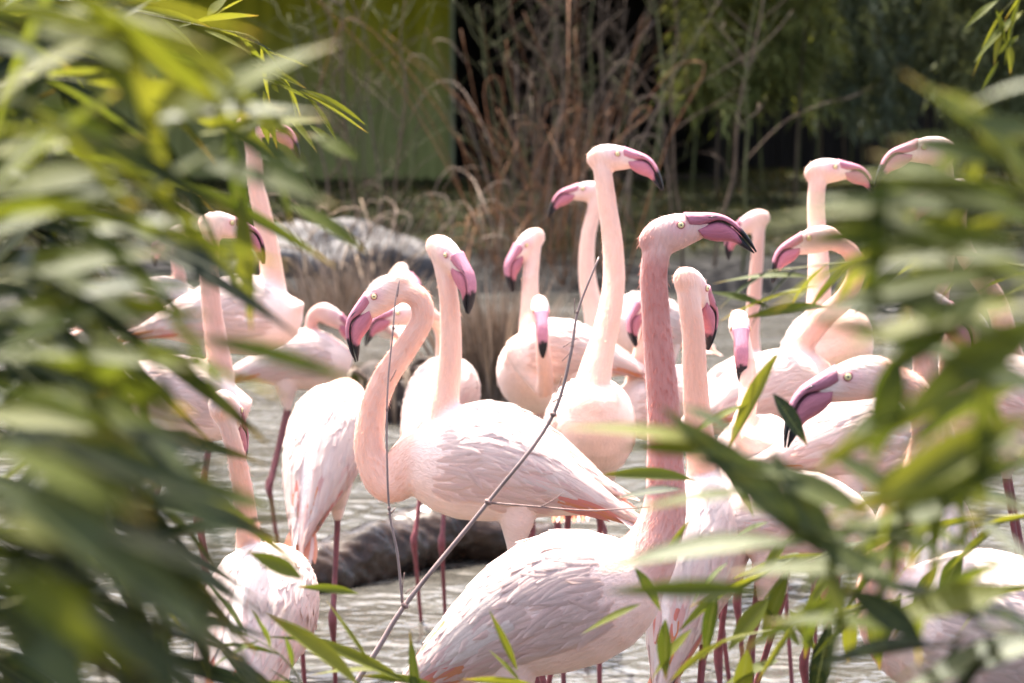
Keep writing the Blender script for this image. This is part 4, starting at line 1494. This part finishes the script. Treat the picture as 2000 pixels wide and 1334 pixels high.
def twig(root, A, B, n, ll, key='leaf', spread=0.38, sag=0.03, wr=0.115, rad=0.0014, first=0.15, down=0.15):
    """a leafy side twig from A to B (px, py, depth) with n leaves alternating along it"""
    a = at(*A); b = at(*B)
    mid = (a + b) / 2 + Vector((0, 0, sag))
    pts = catmull([a, mid, b], 6)
    m = MB(); m.tube(pts, [rad * (1 - 0.5 * i / len(pts)) for i in range(len(pts))], 5)
    m.build('twig', M['twig'], root, True, root.location)
    N = len(pts) - 1
    for i in range(n):
        t = first + (1 - first) * i / max(1, n - 1)
        k = min(int(t * N), N - 1)
        p = pts[k].lerp(pts[k + 1], t * N - k)
        tg = (pts[k + 1] - pts[k]).normalized()
        sgn = 1 if i % 2 else -1
        an = 0 if i == n - 1 else sgn * random.gauss(spread, 0.18)
        side = tg.cross(C_FWD).normalized()
        dr = tg * math.cos(an) + side * math.sin(an) * 0.9 + C_FWD * random.gauss(0, 0.35) + Vector((0, 0, -down))
        dr.normalize()
        L = ll * random.uniform(0.85, 1.45)
        kk = key if random.random() > 0.18 else random.choice(['leaf', 'leafyellow', 'leafdark'])
        put_leaf(root, p, p + dr * L, L * wr * random.uniform(0.6, 0.9), None, kk)


def plant(label, base, culm, r=0.006):
    """bamboo culm through px points from the ground point below the first one"""
    c0 = at(*culm[0])
    loc = Vector((c0.x, c0.y, 0.1))
    root = empty('bamboo_plant', loc)
    pts = catmull([loc] + [at(*c) for c in culm], 6)
    m = MB(); m.tube(pts, [r * (1 - 0.4 * i / len(pts)) for i in range(len(pts))], 8)
    m.build('culm', M['culm'], root, True, loc)
    tag(root, label, 'bamboo', 'bamboo in front of the pond')
    return root


def leaves(root, rows, D, key='leaf', wr=None):
    """hand placed leaves: (x0, y0, x1, y1, width_px, roll, dD0, dD1)"""
    for r in rows:
        x0, y0, x1, y1, w = r[:5]
        roll = r[5] if len(r) > 5 else 0.2
        d0 = D + (r[6] if len(r) > 6 else 0.0)
        d1 = D + (r[7] if len(r) > 7 else 0.0)
        kk = r[8] if len(r) > 8 else key
        if kk == 'leaf' and random.random() < 0.4: kk = 'leafyellow'
        put_leaf(root, at(x0, y0, d0), at(x1, y1, d1), w * (0.70 if w > 45 else 0.95) / FPX * (d0 + d1) / 2, roll, kk)


# left, very near
LP = plant('blurred bamboo plant nearest the lens filling the left side', None, [(-260, 1500, 1.15), (-240, 700, 1.2), (-200, 100, 1.25), (-150, -300, 1.3)])
leaves(LP, [
    (300, 262, 648, 48, 120, 0.5), (290, 240, 470, 60, 80, -0.3), (300, 235, 640, 190, 70, 0.9), (410, 235, 655, 385, 75, 0.2),
    (390, 320, 672, 385, 75, 0.7), (240, 420, 440, 275, 70, 0.8), (-40, 470, 300, 345, 90, 1.0), (-60, 60, 130, 135, 70, 1.1),
    (60, 200, 300, 320, 80, 0.3), (-20, 300, 260, 250, 90, 0.0, 0, 0, 'leafyellow'), (60, 60, 330, 130, 100, 0.3, 0, 0, 'leafyellow'), (120, 20, 420, 60, 90, 0.5),
    (-30, 10, 240, 70, 100, 0.1, 0, 0, 'leafyellow'), (180, 100, 320, 260, 70, -0.4), (0, 380, 220, 300, 110, 0.4), (150, 460, 430, 410, 80, 0.9),
    (-20, 540, 330, 470, 100, 0.4), (130, 580, 410, 520, 70, 0.8), (-30, 620, 400, 560, 90, 0.1, 0, 0, 'leafyellow'), (60, 520, 330, 640, 80, 0.9),
    (180, 660, 560, 770, 85, 0.6), (380, 660, 715, 745, 60, 0.5), (-20, 700, 420, 690, 90, -0.1), (60, 760, 390, 850, 95, 0.3),
    (110, 770, 430, 930, 110, 0.8), (-40, 810, 330, 860, 130, 0.2, 0, 0, 'leafyellow'), (40, 860, 480, 920, 100, 0.6), (230, 930, 560, 985, 70, 0.5),
], 1.45)
for A, B, n, ll, key in [
    ((-160, 60, 1.3), (300, 60, 1.4), 6, 0.13, 'leafyellow'), ((-160, 300, 1.3), (200, 300, 1.4), 5, 0.13, 'leafyellow'),
    ((-160, 470, 1.3), (200, 480, 1.4), 5, 0.13, 'leaf'), ((-160, 620, 1.3), (230, 640, 1.5), 6, 0.12, 'leafdark'),
    ((-160, 780, 1.3), (230, 820, 1.4), 6, 0.12, 'leaf')]:
    twig(LP, A, B, n, ll, key)
for k in range(8):  # twigs above the view, added to shade the low left leaves
    yy = -820 - 55 * k
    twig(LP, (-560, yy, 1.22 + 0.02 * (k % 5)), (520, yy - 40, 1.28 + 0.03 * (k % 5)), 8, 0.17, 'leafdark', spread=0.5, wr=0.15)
# left, low and dark
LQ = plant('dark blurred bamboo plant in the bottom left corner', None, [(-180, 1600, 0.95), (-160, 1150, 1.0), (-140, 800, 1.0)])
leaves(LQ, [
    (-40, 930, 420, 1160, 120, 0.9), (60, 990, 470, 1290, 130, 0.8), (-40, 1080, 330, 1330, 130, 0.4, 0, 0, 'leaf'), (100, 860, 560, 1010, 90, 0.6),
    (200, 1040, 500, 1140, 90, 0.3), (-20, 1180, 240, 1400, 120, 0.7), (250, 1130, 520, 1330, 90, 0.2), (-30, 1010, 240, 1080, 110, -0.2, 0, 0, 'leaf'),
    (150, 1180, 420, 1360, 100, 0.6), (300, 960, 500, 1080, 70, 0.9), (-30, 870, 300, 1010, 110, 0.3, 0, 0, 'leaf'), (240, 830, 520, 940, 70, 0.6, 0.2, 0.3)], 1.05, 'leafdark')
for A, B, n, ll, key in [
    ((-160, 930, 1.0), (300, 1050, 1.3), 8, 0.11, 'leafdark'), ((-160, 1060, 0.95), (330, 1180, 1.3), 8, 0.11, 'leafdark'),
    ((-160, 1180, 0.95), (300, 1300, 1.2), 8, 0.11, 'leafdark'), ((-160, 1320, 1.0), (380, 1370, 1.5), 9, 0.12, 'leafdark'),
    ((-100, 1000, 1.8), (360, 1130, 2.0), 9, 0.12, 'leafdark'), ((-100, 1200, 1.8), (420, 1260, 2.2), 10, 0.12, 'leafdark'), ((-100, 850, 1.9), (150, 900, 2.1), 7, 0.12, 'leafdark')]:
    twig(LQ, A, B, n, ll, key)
# left, mid distance
LM = plant('bamboo plant at left in half blur behind the nearest leaves', None, [(-300, 1300, 2.3), (-260, 600, 2.35), (-220, -200, 2.4)])
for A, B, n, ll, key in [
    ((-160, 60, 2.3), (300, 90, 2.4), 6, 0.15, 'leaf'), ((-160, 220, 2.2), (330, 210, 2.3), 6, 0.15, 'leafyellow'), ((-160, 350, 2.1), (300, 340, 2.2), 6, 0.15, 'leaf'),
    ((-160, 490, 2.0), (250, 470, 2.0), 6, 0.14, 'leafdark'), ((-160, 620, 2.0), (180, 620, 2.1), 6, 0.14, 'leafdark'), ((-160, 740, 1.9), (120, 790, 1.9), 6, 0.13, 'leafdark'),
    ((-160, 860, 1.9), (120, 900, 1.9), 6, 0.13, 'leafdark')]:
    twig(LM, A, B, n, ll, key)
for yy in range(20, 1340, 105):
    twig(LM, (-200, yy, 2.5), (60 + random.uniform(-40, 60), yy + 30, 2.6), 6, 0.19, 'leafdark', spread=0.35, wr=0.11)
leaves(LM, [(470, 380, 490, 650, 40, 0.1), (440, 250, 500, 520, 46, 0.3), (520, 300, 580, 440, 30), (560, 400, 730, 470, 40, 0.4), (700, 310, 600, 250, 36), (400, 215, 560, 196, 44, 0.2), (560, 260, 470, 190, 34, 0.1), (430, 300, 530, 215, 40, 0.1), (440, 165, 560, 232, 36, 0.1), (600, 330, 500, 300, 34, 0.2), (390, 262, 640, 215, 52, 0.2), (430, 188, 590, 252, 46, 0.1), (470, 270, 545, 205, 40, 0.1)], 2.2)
for yy in range(880, 1360, 125):  # dark leaves added to give the shaded gaps at lower left
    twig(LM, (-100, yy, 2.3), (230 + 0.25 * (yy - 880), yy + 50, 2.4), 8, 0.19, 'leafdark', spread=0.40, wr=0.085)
# left, in focus spray at the top
LS = plant('sharp bamboo spray hanging before the olive wall at upper left', None, [(-420, 1000, 3.5), (-380, 300, 3.55), (-200, 20, 3.6)], 0.005)
twig(LS, (-200, 20, 3.6), (440, 60, 3.7), 9, 0.10, 'leafyellow')
twig(LS, (440, 60, 3.7), (560, 170, 3.8), 5, 0.09, 'leafyellow', down=0.5)
twig(LS, (200, 75, 3.6), (330, 110, 3.7), 7, 0.06, 'leaf', down=0.8)
leaves(LS, [(490, 125, 600, 170, 16), (480, 100, 585, 178, 14), (590, 175, 722, 225, 11), (585, 178, 720, 258, 16), (600, 190, 668, 290, 17), (605, 245, 672, 292, 20),
            (560, 225, 625, 292, 24), (530, 110, 605, 128, 8), (500, 180, 480, 215, 16), (515, 178, 540, 290, 18), (530, 165, 545, 180, 12), (440, 130, 465, 175, 16),
            (405, 30, 440, -10, 24), (420, 30, 480, -5, 10), (350, 52, 410, 30, 9), (165, 70, 180, 118, 22), (275, 100, 310, 155, 22), (250, 112, 295, 155, 18),
            (340, 96, 350, 125, 14), (400, 60, 500, 100, 16), (150, 150, 172, 210, 12), (430, 60, 530, 95, 14), (505, 150, 620, 200, 14), (520, 100, 600, 130, 10), (486, 190, 538, 268, 26), (505, 196, 528, 280, 24), (462, 212, 548, 232, 22), (470, 205, 500, 275, 24), (530, 200, 505, 245, 22)], 3.75, 'leafyellow')
# right, near
RP = plant('blurred bamboo plant nearest the lens along the right edge', None, [(2250, 1500, 1.25), (2230, 700, 1.3), (2180, 200, 1.35), (2120, -200, 1.4)])
leaves(RP, [
    (2060, 380, 1765, 125, 110, 0.4), (1960, 400, 1700, 290, 80, 0.7), (2000, 380, 1690, 350, 60, 0.6), (1960, 420, 1560, 380, 90, 0.9), (1990, 470, 1530, 440, 100, 0.3),
    (1900, 500, 1560, 470, 70, 0.6), (2010, 540, 1600, 560, 100, 0.5), (2020, 600, 1640, 640, 110, 0.4), (1940, 560, 1700, 740, 110, -0.2), (2050, 620, 1740, 830, 130, -0.4),
    (1990, 700, 1560, 660, 50, 0.9), (1720, 330, 1700, 660, 55, -0.2), (2040, 160, 1860, 190, 60, 0.9), (2050, 270, 1840, 230, 60, 0.8), (2010, 820, 1650, 1010, 120, 0.2),
    (1760, 700, 1700, 920, 100, -0.1), (1920, 720, 1905, 1050, 80, 0.1), (1780, 790, 1640, 860, 90, 0.3), (2020, 900, 1700, 1000, 90, 0.6), (1850, 640, 1720, 560, 80, 0.3), (1980, 330, 1740, 270, 80, 0.8), (1940, 360, 1600, 300, 60, 0.3), (1900, 420, 1480, 385, 56, 0.3), (2000, 500, 1640, 520, 80, 0.8), (1880, 590, 1560, 610, 60, 0.8),
    (2040, 440, 1800, 340, 90, 0.2), (2040, 560, 1840, 470, 90, 0.2), (2000, 660, 1780, 600, 90, 0.3), (1900, 480, 1560, 520, 60, 0.2, 0, 0, 'leafyellow'), (2040, 760, 1820, 700, 90, 0.8), (1820, 450, 1620, 410, 60, 0.9), (1990, 860, 1780, 940, 90, 0.2)], 1.35)
for A, B, n, ll, key in [
    ((2120, 320, 1.4), (1800, 400, 1.6), 7, 0.11, 'leafyellow'), ((2130, 480, 1.4), (1720, 500, 1.7), 8, 0.11, 'leafyellow'), ((2130, 620, 1.4), (1800, 660, 1.7), 7, 0.11, 'leaf'),
    ((2130, 780, 1.4), (1800, 870, 1.6), 7, 0.11, 'leaf'), ((2130, 930, 1.5), (1760, 990, 1.8), 8, 0.11, 'leaf')]:
    twig(RP, A, B, n, ll, key)
# right, lower, silvery
RQ = plant('bamboo plant with silvery blurred leaves across the lower right', None, [(2230, 1550, 1.5), (2180, 1200, 1.6), (2100, 1000, 1.6)])
leaves(RQ, [
    (1600, 1080, 1290, 790, 90, 1.0), (1560, 1060, 1170, 1075, 80, 0.9), (1640, 1110, 1500, 860, 80, 0.9), (1760, 1160, 1560, 1020, 80, 0.9), (1620, 1090, 1640, 1240, 60, 0.8),
    (1860, 1010, 1660, 1010, 70, 0.2, 0, 0, 'leaf'), (1420, 870, 1085, 800, 60, 0.3, 0, 0, 'leafyellow'), (1430, 900, 1210, 870, 60, 0.4), (1480, 960, 1210, 975, 50, 0.2),
    (1980, 1150, 1690, 1200, 100, 0.5), (2060, 1240, 1740, 1350, 110, 0.9), (1900, 960, 1660, 1060, 90, 0.4), (1800, 1250, 1640, 1140, 90, -0.2, 0, 0, 'leafdark'), (1840, 1080, 1600, 1000, 70, 0.7),
    (1500, 1160, 1180, 1140, 56, 0.4), (1440, 850, 1330, 780, 50, 1.0), (1700, 1010, 1450, 880, 80, 0.9), (1740, 1120, 1420, 1110, 80, 0.9), (1660, 1060, 1440, 960, 80, 0.9),
    (1780, 1000, 1600, 870, 70, 0.8), (1560, 930, 1350, 900, 60, 0.9), (1760, 1230, 1500, 1180, 70, 0.3)], 1.75)
for A, B, n, ll, key in [
    ((2100, 1020, 1.6), (1650, 1090, 1.9), 9, 0.12, 'glossy'), ((2100, 1150, 1.7), (1650, 1160, 2.0), 8, 0.12, 'leaf'), ((2100, 1280, 1.6), (1750, 1330, 1.9), 7, 0.12, 'leafdark')]:
    twig(RQ, A, B, n, ll, key)
# right, nearly in focus
RS = plant('bamboo plant with clear hanging leaves at lower right before the water', None, [(2350, 1500, 2.9), (2300, 1100, 2.95), (2200, 900, 3.0)], 0.005)
leaves(RS, [
    (1500, 600, 1390, 560, 20), (1600, 560, 1400, 590, 26), (1620, 600, 1450, 620, 22), (1580, 540, 1395, 530, 20), (1520, 690, 1420, 880, 30, 0.1), (1460, 790, 1340, 840, 22), (1510, 770, 1580, 870, 55, 0.1, 0, 0, 'leafdark'),
    (1400, 880, 1480, 1010, 26, 0.2), (1330, 955, 1200, 970, 30, 0.2, 0, 0, 'leafdark'), (1360, 940, 1170, 925, 30, 0.5), (1250, 1180, 1130, 1230, 18, 0.2, 0, 0, 'leafyellow'), (1300, 1210, 1300, 1330, 32, 0.1, 0, 0, 'leaf'),
    (1500, 1170, 1420, 1270, 44, 0.1, 0, 0, 'leafyellow'), (1590, 1160, 1570, 1290, 30, 0.1), (1660, 1200, 1660, 1300, 32, 0.1, 0, 0, 'leafyellow'), (1620, 1220, 1580, 1400, 44, 0.1, 0, 0, 'leafdark'), (1460, 1270, 1440, 1400, 40, 0.2),
    (1880, 1080, 1830, 1170, 50, 0.1), (1830, 1110, 1780, 1180, 26, 0.1), (1490, 1120, 1540, 1040, 22), (1560, 1260, 1500, 1180, 30), (1540, 1190, 1600, 1280, 22, 0.3), (1290, 1100, 1350, 1010, 14), (1500, 1020, 1430, 1040, 16), (1240, 1110, 1300, 1190, 24, 0.5), (1400, 1150, 1370, 1290, 30, 0.1), (1540, 1120, 1480, 1250, 34, 0.2), (1700, 1180, 1720, 1310, 34, 0.1), (1640, 1130, 1600, 1230, 26, 0.8),
    (1760, 1160, 1700, 1290, 34, 0.2), (1420, 1100, 1330, 1180, 26, 0.8), (1560, 1080, 1470, 1130, 28, 0.8), (1350, 1230, 1260, 1320, 26, 0.2), (1520, 1290, 1400, 1330, 30, 0.1), (1680, 1060, 1560, 1100, 30, 0.8)], 3.1)
for A, B, n, ll in [((2200, 560, 3.0), (1500, 530, 3.1), 11, 0.08), ((2250, 1000, 3.0), (1460, 1130, 3.1), 14, 0.10), ((2300, 1150, 2.95), (1420, 1250, 3.0), 12, 0.09)]:
    twig(RS, A, B, n, ll, 'leafyellow', rad=0.0018, down=0.5)
# top right sprig
RT = plant('small bamboo sprig hanging in the top right corner', None, [(2300, 1200, 3.0), (2250, 300, 3.05), (2150, -60, 3.1)], 0.005)
twig(RT, (2150, -60, 3.1), (1960, 20, 3.2), 5, 0.09, 'leafyellow', down=0.7)
leaves(RT, [(1950, 0, 1880, 50, 18), (1985, 30, 1900, 120, 22), (1960, 50, 1935, 125, 18), (1990, 70, 1945, 110, 14), (1970, 80, 1975, 145, 18), (1945, 20, 1965, 90, 16), (2000, 20, 1955, 60, 20), (1950, 120, 1915, 180, 9)], 3.2, 'leafyellow')
# bottom centre sprigs
BS = plant('low bamboo shoot with green blades along the bottom centre', None, [(560, 1900, 3.2), (600, 1600, 3.2), (640, 1420, 3.2)], 0.004)
leaves(BS, [(815, 1400, 802, 1232, 22, 0.1), (790, 1330, 560, 1225, 30, 0.2), (700, 1340, 520, 1195, 42, 0.2, -0.3, -0.3), (1010, 1310, 955, 1190, 15, 0.1), (1015, 1330, 960, 1265, 12, 0.2), (720, 1290, 640, 1170, 10), (760, 1310, 600, 1300, 18),
            (560, 1400, 430, 1270, 60, 0.2, -0.5, -0.5, 'leafdark'), (640, 1400, 470, 1340, 50, 0.3, -0.4, -0.4), (860, 1345, 700, 1318, 20), (1060, 1345, 900, 1325, 14), (640, 1260, 510, 1240, 12), (590, 1130, 480, 1075, 40, 0.4, -0.6, -0.6), (700, 1160, 580, 1145, 18, 0.1)], 3.2, 'leaf')
twig(BS, (640, 1420, 3.2), (460, 1230, 3.1), 8, 0.10, 'leaf')

# ------------------------------------------------------------------ dry bamboo canes


def cane(label, pts, r0, r1, nodes, sides, d):
    P = [at(x, y, d + (dd[0] if dd else 0)) for x, y, *dd in pts]
    base = Vector((P[0].x, P[0].y, P[0].z))
    root = empty('dry_cane', base)
    cl = catmull(P, 6)
    m = MB(); n = len(cl); m.tube(cl, [r0 + (r1 - r0) * i / n for i in range(n)], 8)
    m.build('stem', M['drycane'], root, True, base)
    for x, y, rr in nodes:
        q = at(x, y, d)
        i = min(range(n), key=lambda k: (cl[k] - q).length)
        j = min(n - 1, i + 1); i = max(0, j - 1)
        a, b = cl[i], cl[j]
        tt = max(0, min(1, (q - a).dot(b - a) / max(1e-9, (b - a).length_squared)))
        q = a.lerp(b, tt)
        t = (b - a).normalized()
        mm = MB(); mm.tube([q - t * 0.004, q - t * 0.001, q + t * 0.001, q + t * 0.004], [rr * 0.8, rr * 1.35, rr * 1.35, rr * 0.8], 8)
        mm.build('node', M['canenode'], root, True, base)
    for s in sides:
        S = catmull([at(x, y, d + (dd[0] if dd else 0)) for x, y, *dd in s[:-1]], 4)
        mm = MB(); mm.tube(S, [s[-1] * (1 - 0.5 * i / len(S)) for i in range(len(S))], 6)
        mm.build('side_twig', M['canenode'], root, True, base)
    tag(root, label, 'cane')


cane('thick dry bamboo cane leaning up right across the picture centre', [(600, 1480), (735, 1272), (785, 1190), (950, 985), (1078, 815), (1115, 690), (1128, 610), (1170, 502)], 0.0050, 0.0014,
     [(790, 1182, 0.0055), (955, 982, 0.005), (1078, 808, 0.0042), (1123, 612, 0.002), (1108, 675, 0.002)],
     [[(955, 982), (1055, 990), (1150, 997), (1270, 990), 0.0019], [(1055, 990), (1078, 978), (1102, 960), 0.0011], [(1080, 785), (1102, 772), (1126, 760), 0.0012], [(1085, 770), (1095, 745), (1098, 735), 0.001],
      [(1123, 612), (1122, 595), (1122, 583), 0.001], [(1100, 678), (1115, 668), (1128, 660), 0.001], [(788, 1185), (786, 1150), (790, 1118), 0.0012], [(792, 1160), (805, 1148), (822, 1143), 0.0009], [(1098, 705), (1112, 690), (1118, 668), 0.0009]], 3.95)
cane('thin dry twig hanging upright before the S-necked flamingo', [(786, 1180), (776, 1080), (762, 1010), (756, 900), (757, 760), (768, 640), (772, 590), (781, 545)], 0.0022, 0.0010,
     [(760, 1000, 0.0022), (769, 645, 0.0016), (757, 800, 0.0016)],
     [[(762, 745), (770, 730), (774, 722), 0.001], [(768, 645), (775, 638), (779, 632), 0.0008], [(757, 1005), (766, 1000), (772, 992), 0.0018], [(758, 885), (768, 875), (776, 868), 0.0007], [(776, 580), (778, 570), (779, 560), 0.0008]], 3.95)
